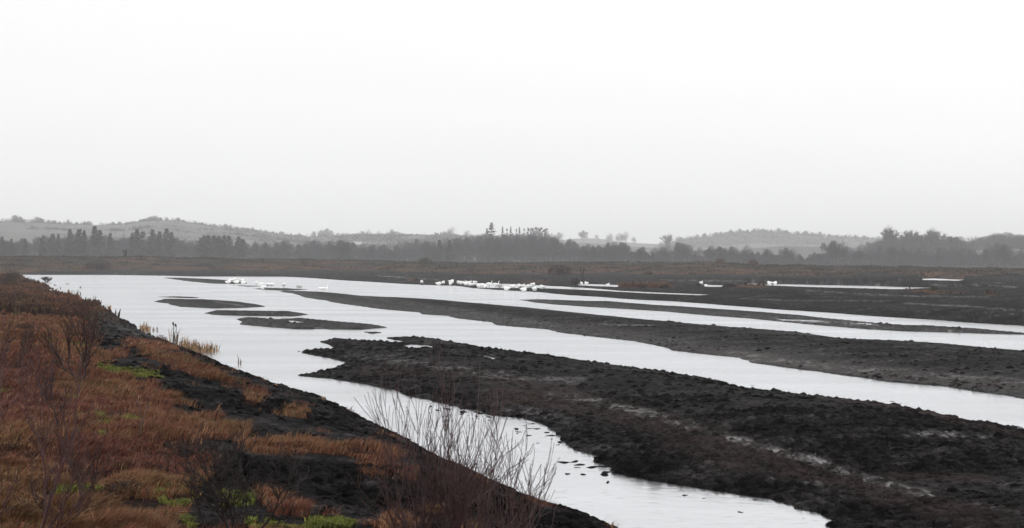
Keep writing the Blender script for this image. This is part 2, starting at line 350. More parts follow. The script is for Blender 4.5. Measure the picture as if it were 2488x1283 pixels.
for ln, hw, sgn, st in (
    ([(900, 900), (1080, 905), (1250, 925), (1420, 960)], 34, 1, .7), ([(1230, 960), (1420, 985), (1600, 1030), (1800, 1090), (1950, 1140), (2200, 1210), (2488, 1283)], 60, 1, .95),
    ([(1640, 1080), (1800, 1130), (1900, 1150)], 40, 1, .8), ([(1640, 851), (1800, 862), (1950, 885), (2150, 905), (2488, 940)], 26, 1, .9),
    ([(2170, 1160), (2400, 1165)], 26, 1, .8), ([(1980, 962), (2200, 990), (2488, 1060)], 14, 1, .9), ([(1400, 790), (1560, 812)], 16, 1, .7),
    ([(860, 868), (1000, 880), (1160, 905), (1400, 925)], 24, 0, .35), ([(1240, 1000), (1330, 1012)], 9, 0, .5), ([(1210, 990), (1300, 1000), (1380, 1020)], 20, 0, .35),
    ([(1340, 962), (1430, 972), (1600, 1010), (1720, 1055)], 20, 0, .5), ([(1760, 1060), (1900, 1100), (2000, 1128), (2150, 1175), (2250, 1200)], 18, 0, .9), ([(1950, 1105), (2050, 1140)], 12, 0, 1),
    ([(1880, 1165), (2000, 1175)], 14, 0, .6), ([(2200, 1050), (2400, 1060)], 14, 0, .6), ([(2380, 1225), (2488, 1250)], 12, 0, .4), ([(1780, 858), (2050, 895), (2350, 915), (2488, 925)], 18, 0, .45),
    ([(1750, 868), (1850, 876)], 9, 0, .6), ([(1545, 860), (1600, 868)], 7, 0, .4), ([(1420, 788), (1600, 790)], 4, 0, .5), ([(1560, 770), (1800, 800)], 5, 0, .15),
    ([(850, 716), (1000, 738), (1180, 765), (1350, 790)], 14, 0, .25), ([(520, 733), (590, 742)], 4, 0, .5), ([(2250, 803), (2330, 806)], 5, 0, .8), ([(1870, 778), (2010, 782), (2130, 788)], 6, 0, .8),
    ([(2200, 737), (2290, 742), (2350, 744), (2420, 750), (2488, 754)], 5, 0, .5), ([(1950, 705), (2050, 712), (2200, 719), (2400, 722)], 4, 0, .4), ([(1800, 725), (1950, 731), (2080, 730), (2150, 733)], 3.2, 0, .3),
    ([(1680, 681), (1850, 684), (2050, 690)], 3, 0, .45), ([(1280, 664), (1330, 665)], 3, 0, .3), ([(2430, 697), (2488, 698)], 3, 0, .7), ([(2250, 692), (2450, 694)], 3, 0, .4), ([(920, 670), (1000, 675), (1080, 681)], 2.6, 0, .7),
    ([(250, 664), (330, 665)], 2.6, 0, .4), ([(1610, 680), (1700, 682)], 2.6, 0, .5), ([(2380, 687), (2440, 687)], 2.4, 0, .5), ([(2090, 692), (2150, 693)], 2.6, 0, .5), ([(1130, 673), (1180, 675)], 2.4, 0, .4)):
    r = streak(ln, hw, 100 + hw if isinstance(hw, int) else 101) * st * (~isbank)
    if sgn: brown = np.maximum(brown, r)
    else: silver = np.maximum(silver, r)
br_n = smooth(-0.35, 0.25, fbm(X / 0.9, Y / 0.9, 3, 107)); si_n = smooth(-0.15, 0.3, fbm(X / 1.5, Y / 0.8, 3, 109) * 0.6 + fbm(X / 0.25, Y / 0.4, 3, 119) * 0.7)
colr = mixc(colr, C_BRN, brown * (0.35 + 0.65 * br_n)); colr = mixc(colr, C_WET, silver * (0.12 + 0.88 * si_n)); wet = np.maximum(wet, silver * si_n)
# bank
shelf = zone([(198, 735), (262, 752), (275, 768), (340, 805), (372, 820), (330, 815), (280, 797), (225, 770)], 6, 6, 66) * isbank
colr = mixc(colr, C_WET * 0.75, shelf * 0.8 * smooth(-.4, .3, fbm(X / 0.9, Y / 2.5, 3, 68)))
shelf2 = zone([(60, 688), (110, 692), (140, 703), (185, 728), (140, 722), (90, 706)], 5, 6, 69) * isbank
colr = mixc(colr, C_WET * 0.9, shelf2 * 0.7)
colr = mixc(colr, C_SOIL, np.clip(grassz * 1.1, 0, 1) * isbank * 0.85 * smooth(-0.7, -0.1, gn))
colr = mixc(colr, mixc(np.broadcast_to(C_MOSS2, X.shape + (3,)), C_MOSS, smooth(-0.3, 0.4, fbm(X / 0.16, Y / 0.16, 2, 85))), np.clip(moss * 1.3, 0, 1))
# bog
veg = np.where(~isbank, smooth(-4, 6, DD - veg_D), 0)
veg = np.maximum(veg, np.where(isbank, smooth(70, 130, DD), 0))
bn = fbm(X / 22, Y / 9, 4, 111); bn2 = fbm(X / 6, Y / 6, 3, 113)
bogc = mixc(np.broadcast_to(np.array([0.036, 0.030, 0.024]), X.shape + (3,)), np.array([0.082, 0.044, 0.029]), smooth(-0.05, 0.4, bn + 0.35 * (1 - t) - 0.12))
bogc = mixc(bogc, np.array([0.024, 0.024, 0.017]), smooth(0.0, 0.5, bn2) * 0.8)
bogc = np.where(isbank[..., None], mixc(np.broadcast_to(np.array([0.055, 0.028, 0.018]), X.shape + (3,)), np.array([0.125, 0.055, 0.028]), smooth(-0.3, 0.3, fbm(X / 5, Y / 9, 3, 115))), bogc)
colr = mixc(colr, bogc, veg)
rustp = np.zeros(X.shape, np.float32)
for pl in ([(1500, 686), (1620, 684), (1640, 697), (1560, 700), (1500, 697)], [(1790, 692), (1830, 690), (1880, 696), (1830, 699), (1780, 698)], [(2200, 702), (2250, 704), (2340, 711), (2280, 713), (2230, 709)],
           [(1270, 682), (1340, 683), (1330, 688), (1275, 687)], [(985, 676), (1010, 677), (1005, 683), (985, 682)], [(2395, 712), (2425, 714), (2420, 718), (2395, 717)]):
    rustp = np.maximum(rustp, zone(pl, 3, 4, 67))
colr = mixc(colr, np.array([0.075, 0.038, 0.020]), rustp * 0.8 * (~isbank))
country = smooth(560, 620, DD); colr = mixc(colr, np.array([0.034, 0.030, 0.026]), country)

# ---------------------------------------------------------------- materials
def mat(name):
    m = bpy.data.materials.new(name); m.use_nodes = True
    return m, m.node_tree, m.node_tree.nodes['Principled BSDF']
def node(nt, typ, **kw):
    n = nt.nodes.new(typ)
    for k, v in kw.items():
        if hasattr(n, k): setattr(n, k, v)
        else: n.inputs[k].default_value = v
    return n
def attr_mat(name, rough=0.85, spec=0.3, bump=0.0, bscale=10, var=0.25, vscale=6, wetattr=False, trans=0.0):
    m, t_, b = mat(name)
    at = node(t_, 'ShaderNodeAttribute', attribute_name='col')
    geo = node(t_, 'ShaderNodeNewGeometry')
    nz = node(t_, 'ShaderNodeTexNoise', Scale=vscale, Detail=6.0, Roughness=0.65)
    t_.links.new(geo.outputs['Position'], nz.inputs['Vector'])
    mrg = node(t_, 'ShaderNodeMapRange'); mrg.inputs['From Min'].default_value = 0.3; mrg.inputs['From Max'].default_value = 0.7
    mrg.inputs['To Min'].default_value = 1 - var; mrg.inputs['To Max'].default_value = 1 + var
    t_.links.new(nz.outputs['Fac'], mrg.inputs['Value'])
    vm = node(t_, 'ShaderNodeVectorMath', operation='SCALE')
    t_.links.new(at.outputs['Color'], vm.inputs[0]); t_.links.new(mrg.outputs[0], vm.inputs['Scale'])
    t_.links.new(vm.outputs[0], b.inputs['Base Color'])
    b.inputs['Roughness'].default_value = rough; b.inputs['Specular IOR Level'].default_value = spec
    if wetattr:
        wa = node(t_, 'ShaderNodeAttribute', attribute_name='wet')
        m2 = node(t_, 'ShaderNodeMapRange'); m2.inputs['To Min'].default_value = rough; m2.inputs['To Max'].default_value = 0.32
        t_.links.new(wa.outputs['Fac'], m2.inputs['Value']); t_.links.new(m2.outputs[0], b.inputs['Roughness'])
        m3 = node(t_, 'ShaderNodeMapRange'); m3.inputs['To Min'].default_value = spec; m3.inputs['To Max'].default_value = 0.5
        t_.links.new(wa.outputs['Fac'], m3.inputs['Value']); t_.links.new(m3.outputs[0], b.inputs['Specular IOR Level'])
    if bump:
        n2 = node(t_, 'ShaderNodeTexNoise', Scale=bscale, Detail=8.0, Roughness=0.7)
        t_.links.new(geo.outputs['Position'], n2.inputs['Vector'])
        vo = node(t_, 'ShaderNodeTexVoronoi', Scale=bscale * 0.8); t_.links.new(geo.outputs['Position'], vo.inputs['Vector'])
        ma = node(t_, 'ShaderNodeMath', operation='ADD'); t_.links.new(n2.outputs['Fac'], ma.inputs[0]); t_.links.new(vo.outputs['Distance'], ma.inputs[1])
        bp = node(t_, 'ShaderNodeBump', Strength=1.0, Distance=bump)
        t_.links.new(ma.outputs[0], bp.inputs['Height']); t_.links.new(bp.outputs[0], b.inputs['Normal'])
    return m
def plain(name, c, rough=0.8, spec=0.3, var=0.2, vscale=4.0, c2=None):
    m, t_, b = mat(name)
    tcn = node(t_, 'ShaderNodeTexCoord')
    nz = node(t_, 'ShaderNodeTexNoise', Scale=vscale, Detail=4.0)
    t_.links.new(tcn.outputs['Object'], nz.inputs['Vector'])
    oi = node(t_, 'ShaderNodeObjectInfo')
    rp = node(t_, 'ShaderNodeValToRGB')
    c = np.array(c); c2 = np.array(c2) if c2 is not None else c * (1 + var)
    rp.color_ramp.elements[0].position = 0.35; rp.color_ramp.elements[0].color = (*(c * (1 - var)), 1)
    rp.color_ramp.elements[1].position = 0.65; rp.color_ramp.elements[1].color = (*c2, 1)
    t_.links.new(nz.outputs['Fac'], rp.inputs[0])
    mrg = node(t_, 'ShaderNodeMapRange'); mrg.inputs['To Min'].default_value = 1 - var * .6; mrg.inputs['To Max'].default_value = 1 + var * .6
    t_.links.new(oi.outputs['Random'], mrg.inputs['Value'])
    vm = node(t_, 'ShaderNodeVectorMath', operation='SCALE'); t_.links.new(rp.outputs[0], vm.inputs[0]); t_.links.new(mrg.outputs[0], vm.inputs['Scale'])
    t_.links.new(vm.outputs[0], b.inputs['Base Color'])
    b.inputs['Roughness'].default_value = rough; b.inputs['Specular IOR Level'].default_value = spec
    return m
M_GROUND = attr_mat('peat_ground', 0.9, 0.03, bump=0.12, bscale=8, var=0.6, vscale=6, wetattr=True)
M_GRASS = attr_mat('dry_grass', 0.7, 0.2, var=0.15, vscale=2)
M_HEATH = attr_mat('bog_plants', 0.9, 0.1, var=0.2, vscale=1)
M_CLOD = attr_mat('peat_lump', 0.8, 0.0, bump=0.02, bscale=25, var=0.3, vscale=12)
M_BARK = plain('grey_bark', (0.030, 0.024, 0.024), var=0.3)
M_TWIG = plain('bare_twigs', (0.034, 0.028, 0.036), var=0.3)
M_CONI = plain('conifer_needles', (0.018, 0.024, 0.020), var=0.3)
M_REDT = plain('red_brown_twigs', (0.062, 0.026, 0.026), 0.55, 0.4, var=0.35)
M_DRKT = plain('dark_twigs', (0.024, 0.014, 0.013), 0.65, 0.3, var=0.3)
M_BIRCH = plain('brown_twigs', (0.055, 0.024, 0.018), 0.6, 0.3, var=0.3)
M_SWAN = plain('white_feathers', (0.92, 0.92, 0.89), 0.7, 0.2, var=0.03)
M_CYG = plain('grey_feathers', (0.44, 0.42, 0.41), 0.8, 0.2, var=0.12)
M_BILL = plain('black_and_yellow_bill', (0.05, 0.04, 0.01), 0.4, 0.4, var=0.2)
M_LEG = plain('black_leg_skin', (0.02, 0.02, 0.02), 0.6, 0.3, var=0.1)
M_REED = plain('dry_reed_leaves', (0.36, 0.22, 0.12), 0.7, 0.3, var=0.45, vscale=9)
M_REEDD = plain('dark_reed_stems', (0.10, 0.08, 0.06), 0.7, 0.3, var=0.4, vscale=9)
M_CAT = plain('brown_seed_head', (0.05, 0.028, 0.018), 0.9, 0.1, var=0.2)
M_WALL = plain('white_render', (0.42, 0.42, 0.41), 0.8, 0.2, var=0.04)
M_ROOF = plain('slate_roof', (0.30, 0.30, 0.31), 0.7, 0.3, var=0.15)
M_PANE = plain('dark_glass', (0.04, 0.04, 0.05), 0.2, 0.5, var=0.1)
M_HILL, th, bh = mat('hill_pasture')
g_ = node(th, 'ShaderNodeNewGeometry'); nz = node(th, 'ShaderNodeTexNoise', Scale=0.006, Detail=7.0, Roughness=0.6)
th.links.new(g_.outputs['Position'], nz.inputs['Vector'])
rp = node(th, 'ShaderNodeValToRGB'); rp.color_ramp.elements[0].position = 0.42; rp.color_ramp.elements[0].color = (0.016, 0.016, 0.016, 1)
rp.color_ramp.elements[1].position = 0.62; rp.color_ramp.elements[1].color = (0.055, 0.062, 0.042, 1)
th.links.new(nz.outputs['Fac'], rp.inputs[0]); th.links.new(rp.outputs[0], bh.inputs['Base Color']); bh.inputs['Roughness'].default_value = 0.95
# water
M_WATER = bpy.data.materials.new('pond_water'); M_WATER.use_nodes = True; tw = M_WATER.node_tree; tw.nodes.clear()
gw = node(tw, 'ShaderNodeNewGeometry')
mp = node(tw, 'ShaderNodeMapping'); mp.inputs['Scale'].default_value = (1.0, 1.0, 1.0); mp.inputs['Rotation'].default_value = (0, 0, 0.3)
tw.links.new(gw.outputs['Position'], mp.inputs[0])
na = node(tw, 'ShaderNodeTexNoise', Scale=3.2, Detail=3.0, Roughness=0.55); nb = node(tw, 'ShaderNodeTexNoise', Scale=0.06, Detail=3.0)
mp2 = node(tw, 'ShaderNodeMapping'); mp2.inputs['Scale'].default_value = (0.35, 2.2, 1.0)
tw.links.new(gw.outputs['Position'], mp2.inputs[0])
tw.links.new(mp.outputs[0], na.inputs['Vector']); tw.links.new(mp2.outputs[0], nb.inputs['Vector'])
msc = node(tw, 'ShaderNodeMapRange'); msc.inputs['From Min'].default_value = 0.40; msc.inputs['From Max'].default_value = 0.65
msc.inputs['To Min'].default_value = 0.25; msc.inputs['To Max'].default_value = 1.0
tw.links.new(nb.outputs['Fac'], msc.inputs['Value'])
bw = node(tw, 'ShaderNodeBump', Distance=0.012); tw.links.new(na.outputs['Fac'], bw.inputs['Height']); tw.links.new(msc.outputs[0], bw.inputs['Strength'])
gl = node(tw, 'ShaderNodeBsdfGlossy'); gl.inputs['Color'].default_value = (0.93, 0.945, 0.97, 1); gl.inputs['Roughness'].default_value = 0.18
df = node(tw, 'ShaderNodeBsdfDiffuse'); df.inputs['Color'].default_value = (0.10, 0.10, 0.10, 1)
tw.links.new(bw.outputs[0], gl.inputs['Normal'])
mx = node(tw, 'ShaderNodeMixShader'); 
fr = node(tw, 'ShaderNodeLayerWeight', Blend=0.5)
mfr = node(tw, 'ShaderNodeMapRange'); mfr.inputs['From Min'].default_value = 0.3; mfr.inputs['From Max'].default_value = 1.0; mfr.inputs['To Min'].default_value = 0.5; mfr.inputs['To Max'].default_value = 0.75
tw.links.new(fr.outputs['Facing'], mfr.inputs['Value']); nc_ = node(tw, 'ShaderNodeTexNoise', Scale=1.0, Detail=5.0, Roughness=0.6); mp3 = node(tw, 'ShaderNodeMapping'); mp3.inputs['Scale'].default_value = (0.05, 0.22, 1.0); mp3.inputs['Rotation'].default_value = (0, 0, 0.15)
tw.links.new(gw.outputs['Position'], mp3.inputs[0]); tw.links.new(mp3.outputs[0], nc_.inputs['Vector'])
nd_ = node(tw, 'ShaderNodeTexNoise', Scale=1.0, Detail=2.0); mp4 = node(tw, 'ShaderNodeMapping'); mp4.inputs['Scale'].default_value = (3.0, 5.0, 1.0)
tw.links.new(gw.outputs['Position'], mp4.inputs[0]); tw.links.new(mp4.outputs[0], nd_.inputs['Vector'])
q1 = node(tw, 'ShaderNodeMapRange'); q1.inputs['From Min'].default_value = 0.3; q1.inputs['From Max'].default_value = 0.7; q1.inputs['To Min'].default_value = 0.90; q1.inputs['To Max'].default_value = 1.07
q2 = node(tw, 'ShaderNodeMapRange'); q2.inputs['From Min'].default_value = 0.22; q2.inputs['From Max'].default_value = 0.40; q2.inputs['To Min'].default_value = 0.82; q2.inputs['To Max'].default_value = 1.0
tw.links.new(nc_.outputs['Fac'], q1.inputs['Value']); tw.links.new(nd_.outputs['Fac'], q2.inputs['Value'])
q3 = node(tw, 'ShaderNodeMath', operation='MULTIPLY'); tw.links.new(q1.outputs[0], q3.inputs[0]); tw.links.new(q2.outputs[0], q3.inputs[1])
q4 = node(tw, 'ShaderNodeMath', operation='MULTIPLY'); q4.use_clamp = True; tw.links.new(q3.outputs[0], q4.inputs[0]); tw.links.new(mfr.outputs[0], q4.inputs[1]); tw.links.new(q4.outputs[0], mx.inputs[0])
ow = node(tw, 'ShaderNodeOutputMaterial')
tw.links.new(df.outputs[0], mx.inputs[1]); tw.links.new(gl.outputs[0], mx.inputs[2]); tw.links.new(mx.outputs[0], ow.inputs[0])

# ---------------------------------------------------------------- mesh helpers
def np_mesh(name, V, faces_list, material, col=None, wetv=None, smooth_sh=False, parent=None, loc=None):
    """faces_list: list of int arrays (n,3) or (n,4)"""
    me = bpy.data.meshes.new(name)
    V = np.asarray(V, np.float32)
    faces_list = [np.asarray(f, np.int32) for f in faces_list if len(f)]
    loops = np.concatenate([f.ravel() for f in faces_list]); sizes = np.concatenate([np.full(len(f), f.shape[1]) for f in faces_list])
    starts = np.concatenate([[0], np.cumsum(sizes)[:-1]]).astype(np.int32)
    me.vertices.add(len(V)); me.vertices.foreach_set('co', V.ravel())
    me.loops.add(len(loops)); me.loops.foreach_set('vertex_index', loops)
    me.polygons.add(len(sizes)); me.polygons.foreach_set('loop_start', starts)
    me.update(calc_edges=True)
    if smooth_sh: me.polygons.foreach_set('use_smooth', np.ones(len(sizes), bool))
    if col is not None:
        a = me.attributes.new('col', 'FLOAT_COLOR', 'POINT')
        c4 = np.concatenate([col, np.ones((len(col), 1))], 1).astype(np.float32); a.data.foreach_set('color', c4.ravel())
    if wetv is not None:
        a = me.attributes.new('wet', 'FLOAT', 'POINT'); a.data.foreach_set('value', wetv.astype(np.float32).ravel())
    me.materials.append(material); me.validate()
    o = bpy.data.objects.new(name, me); COL.objects.link(o)
    if parent: o.parent = parent
    if loc is not None: o.location = loc
    return o
def tag(o, label=None, cat=None, group=None, kind=None):
    if label: o['label'] = label
    if cat: o['category'] = cat
    if group: o['group'] = group
    if kind: o['kind'] = kind
    return o
def empty(name, loc=(0, 0, 0), rz=0.0):
    o = bpy.data.objects.new(name, None); o.empty_display_size = 0.2; COL.objects.link(o); o.location = loc; o.rotation_euler = (0, 0, rz); return o
def copy_tree(o, parent=None):
    c = o.copy(); COL.objects.link(c); c.parent = parent
    for ch in [x for x in CHILD.get(o.name, [])]: 
        k = copy_tree(ch, c)
    return c
CHILD = {}
def reg(root, *parts):
    CHILD[root.name] = list(parts)
    for p in parts: p.parent = root
    return root

# ---------------------------------------------------------------- ground objects
LF = LIDF.copy(); 
idx = np.arange(NR * NC).reshape(NR, NC)
q = np.stack([idx[:-1, :-1], idx[:-1, 1:], idx[1:, 1:], idx[1:, :-1]], -1).reshape(-1, 4)
fid = np.maximum.reduce([LF[:-1, :-1], LF[:-1, 1:], LF[1:, 1:], LF[1:, :-1]]).reshape(-1)
fid[(LF[:-1, :-1].reshape(-1) <= 1) & (fid <= 1)] = 0
Vall = P3.reshape(-1, 3); Call = colr.reshape(-1, 3); Wall = wet.reshape(-1)
def sub_ground(name, ids):
    fs = q[np.isin(fid, ids)]
    if len(fs) == 0: return None
    used, inv = np.unique(fs, return_inverse=True)
    return np_mesh(name, Vall[used], [inv.reshape(-1, 4)[:, ::-1]], M_GROUND, Call[used], Wall[used], smooth_sh=False)
tag(sub_ground('ground', [-1, 0, 1]), 'black peat flats, grassy near bank and brown bog beyond', kind='structure')
tag(sub_ground('peat_ridge', [4]), 'broad black clodded peat ridge nearest the viewer with ragged water edge', kind='structure')
tag(sub_ground('peat_ridge', [3]), 'long smooth-edged black peat ridge between the two widest channels', kind='structure')
tag(sub_ground('peat_ridge', [2]), 'thin low strip of wet peat between two narrow far channels', kind='structure')
for k, lb in enumerate(('dark oval mud island left of the others in open water', 'thin sliver of mud just behind the leftmost oval island', 'flat narrow mud island between two larger ones',
                        'mud island with a small puddle on it, nearest of the open water islets', 'tiny mud sliver off the tip of the puddled island', 'low grey mud spit with swans resting at its end',
                        'hair-thin mud bar between two swan groups', 'thin dark mud bar under the standing swans')):
    g_o = sub_ground('mud_island', [5 + k])
    if g_o: tag(g_o, lb, kind='structure')
# a coarse sheet under everything that closes the land to the horizon on all sides
ang = np.linspace(0, 2 * math.pi, 97)[:-1]
rr = [0.01, 40, 400, 2000, 9000]
Vb = np.array([[r * math.cos(a), r * math.sin(a), -1.1] for r in rr for a in ang]); n_ = len(ang)
Fb = [[i * n_ + j, i * n_ + (j + 1) % n_, (i + 1) * n_ + (j + 1) % n_, (i + 1) * n_ + j] for i in range(len(rr) - 1) for j in range(n_)]
tag(np_mesh('terrain', Vb, [np.array(Fb)[:, ::-1]], M_GROUND, np.tile([[0.03, 0.025, 0.02]], (len(Vb), 1)), np.zeros(len(Vb))), kind='structure')
tag(np_mesh('water', np.array([[-420, -60, 0], [420, -60, 0], [420, 420, 0], [-420, 420, 0]]), [np.array([[0, 1, 2, 3]])], M_WATER), 'pale grey rippled pond and flooded channels', kind='structure')

# ---------------------------------------------------------------- blades: grass, heather, reeds
def blades(P, h, wd, lean, ldir, cols, rng, curve=0.6):
    n = len(P); th_ = rng.uniform(0, math.pi, n)
    sx, sy = np.cos(th_) * wd / 2, np.sin(th_) * wd / 2
    lx, ly = np.cos(ldir) * lean * h, np.sin(ldir) * lean * h
    V = np.zeros((n, 5, 3), np.float32)
    V[:, 0] = P + np.stack([sx, sy, -0.02 * np.ones(n)], 1); V[:, 1] = P - np.stack([sx, sy, 0.02 * np.ones(n)], 1)
    mid = P + np.stack([lx * (0.5 - curve * 0.25), ly * (0.5 - curve * 0.25), h * 0.58], 1)
    V[:, 2] = mid - np.stack([sx, sy, 0 * sx], 1) * 0.75; V[:, 3] = mid + np.stack([sx, sy, 0 * sx], 1) * 0.75
    V[:, 4] = P + np.stack([lx, ly, h * np.sqrt(np.maximum(1 - 0.45 * lean ** 2, 0.2))], 1)
    b = np.arange(n)[:, None] * 5
    quads = b + np.array([[0, 1, 2, 3]]); tris = b + np.array([[3, 2, 4]])
    return V.reshape(-1, 3), quads, tris, np.repeat(cols, 5, 0)
rng = np.random.default_rng(11)
def scatter(mask_w, n):
    p = mask_w.ravel().astype(np.float64); p /= p.sum()
    i = rng.choice(len(p), n, p=p); r, c = i // NC, i % NC
    r = np.minimum(r, NR - 2); c = np.minimum(c, NC - 2)
    f, g = rng.random(n), rng.random(n)
    Pn = (P3[r, c] * ((1 - f) * (1 - g))[:, None] + P3[r + 1, c] * (f * (1 - g))[:, None] + P3[r, c + 1] * ((1 - f) * g)[:, None] + P3[r + 1, c + 1] * (f * g)[:, None])
    return Pn, r, c
vis = (VV < 1330) & (VV > 600) & (np.abs(AA) < 0.37)
wt = grass * np.where(vis, 1.0, 0.25) * (DD < 190) * (DD > 5) * (0.06 + 0.94 * smooth(-0.2, 0.35, gn2))
NG = 400000
Pg, r, c = scatter(wt, NG)
dg = np.hypot(Pg[:, 0], Pg[:, 1])
tuft = fbm(Pg[:, 0] / 0.45, Pg[:, 1] / 0.45, 2, 131); big = fbm(Pg[:, 0] / 3.5, Pg[:, 1] / 3.5, 2, 133)
hgt = (0.03 + 0.085 * smooth(-0.3, 0.45, tuft) + 0.05 * smooth(-0.2, 0.4, big)) * rng.uniform(0.6, 1.25, NG)
wdt = np.maximum(0.005, dg * 0.00034) * rng.uniform(0.7, 1.4, NG)
pal = np.array([[0.185, 0.070, 0.033], [0.150, 0.052, 0.028], [0.125, 0.036, 0.026], [0.225, 0.105, 0.052], [0.050, 0.027, 0.018], [0.120, 0.095, 0.028], [0.36, 0.23, 0.12]])
tone = fbm(Pg[:, 0] / 2.2, Pg[:, 1] / 2.2, 3, 135) + rng.normal(0, 0.22, NG)
ci = np.select([tone < -0.38, tone < -0.12, tone < 0.12, tone < 0.32, tone < 0.5], [2, 1, 0, 3, 5], 0)
lucky = rng.random(NG); ci = np.where(lucky < 0.05, 6, np.where(lucky < 0.15, 4, ci))
ug, vg = project(Pg.astype(np.float64))
redz = ((vg > 1070) & (vg < 1170) & (ug > 120) & (ug < 500)) | ((ug < 130) & (vg > 850) & (vg < 1000))
ci = np.where(redz & (lucky > 0.35), 2, ci)
cg = pal[ci] * rng.uniform(0.65, 1.2, NG)[:, None]
windd = math.radians(15) + fbm(Pg[:, 0] / 4, Pg[:, 1] / 4, 2, 137) * 1.6 + rng.normal(0, 0.9, NG)
V_, Q_, T_, C_ = blades(Pg, hgt, wdt, rng.uniform(0.3, 1.25, NG), windd, cg, rng)
tag(np_mesh('grass', V_, [Q_, T_], M_GRASS, C_), 'rust and orange dry moor grass covering the near bank', kind='stuff')
# moss pads
wt = np.minimum(moss, 0.6 + 0.4 * rng.random(X.shape)) * vis * (DD < 60) * isbank
NM = 60000
Pm, r, c = scatter(wt, NM)
cm = np.array([0.15, 0.165, 0.026]) * rng.uniform(0.4, 1.3, NM)[:, None] * np.where(rng.random(NM) < 0.3, 0.6, 1)[:, None]
V_, Q_, T_, C_ = blades(Pm, rng.uniform(0.012, 0.05, NM), np.maximum(0.012, np.hypot(Pm[:, 0], Pm[:, 1]) * 0.0006), rng.uniform(0.3, 1.2, NM), rng.uniform(0, 6.28, NM), cm, rng)
tag(np_mesh('moss', V_, [Q_, T_], M_GRASS, C_), 'bright yellow-green moss mats among the rust grass', kind='stuff')
# heather on the bog
wt = veg * (DD < 470) * np.where(np.abs(AA) < 0.37, 1, 0.3) * (0.4 + smooth(-0.2, 0.4, bn2)) + rustp * 0.05 * (~isbank)
NH = 90000
Ph, r, c = scatter(wt, NH)
dh = np.hypot(Ph[:, 0], Ph[:, 1])
ch = colr[r, c] * rng.uniform(0.35, 1.7, NH)[:, None] * (0.9 + 0.3 * (rng.random((NH, 3)) - 0.5))
big = smooth(0.05, 0.5, fbm(Ph[:, 0] / 7, Ph[:, 1] / 7, 3, 141))
V_, Q_, T_, C_ = blades(Ph, (0.14 + 0.42 * big) * rng.uniform(0.5, 1.3, NH), rng.uniform(0.12, 0.35, NH), rng.uniform(0.0, 0.5, NH), rng.uniform(0, 6.28, NH), ch, rng)
tag(np_mesh('heather', V_, [Q_, T_], M_HEATH, C_), 'brown heather and dead grass covering the far bog', kind='stuff')
# crumbs of peat on the near ridge, the bank and the second ridge
base_i = np.array([[0, 0, 1], [0.9, 0, 0.3], [0.28, 0.85, 0.3], [-0.72, 0.53, 0.3], [-0.72, -0.53, 0.3], [0.28, -0.85, 0.3], [0.75, 0.55, -0.5], [-0.3, 0.9, -0.5], [-0.95, 0, -0.5], [-0.3, -0.9, -0.5], [0.75, -0.55, -0.5]])
base_f = np.array([[0, 1, 2], [0, 2, 3], [0, 3, 4], [0, 4, 5], [0, 5, 1], [1, 6, 2], [2, 7, 3], [3, 8, 4], [4, 9, 5], [5, 10, 1], [2, 6, 7], [3, 7, 8], [4, 8, 9], [5, 9, 10], [1, 10, 6]])
wt = np.zeros(X.shape); wt[:nn] = (land & (Dn < 90)) * smooth(-0.2, 0.3, rough_amt - 0.3) * ((Sw < 0.8) * 1.0 + 1)
wt = wt * vis * np.where(isF | isE | isI | isfar, 0.25, 1.0) * (LIDF >= 0) * np.where(isbank, (UU > 850) * 1.0 + 0.4, 1.0) * (1 - np.clip(grassz, 0, 1) * isbank) * (1 - 0.7 * silver)
NP = 42000
Pc, r, c = scatter(wt, NP)
dc = np.hypot(Pc[:, 0], Pc[:, 1])
sz = np.minimum(rng.gamma(1.8, 0.016, NP), 0.07) * np.clip(dc / 24, 0.7, 1.6) + 0.006
jit = rng.uniform(0.65, 1.35, (NP, 11, 3)) * base_i[None] * sz[:, None, None] * np.array([1.15, 1.15, 0.6])
thz = rng.uniform(0, 6.28, NP); ct, st_ = np.cos(thz)[:, None], np.sin(thz)[:, None]
jx = jit[..., 0] * ct - jit[..., 1] * st_; jy = jit[..., 0] * st_ + jit[..., 1] * ct
Vc = np.stack([jx, jy, jit[..., 2]], -1) + Pc[:, None, :]
Fc = (np.arange(NP)[:, None, None] * 11 + base_f[None]).reshape(-1, 3)
cc = np.repeat(colr[r, c] * rng.uniform(0.6, 1.4, NP)[:, None], 11, 0)
tag(np_mesh('peat_clods', Vc.reshape(-1, 3), [Fc], M_CLOD, cc), 'loose black peat lumps strewn over the ridges and shores', kind='stuff')

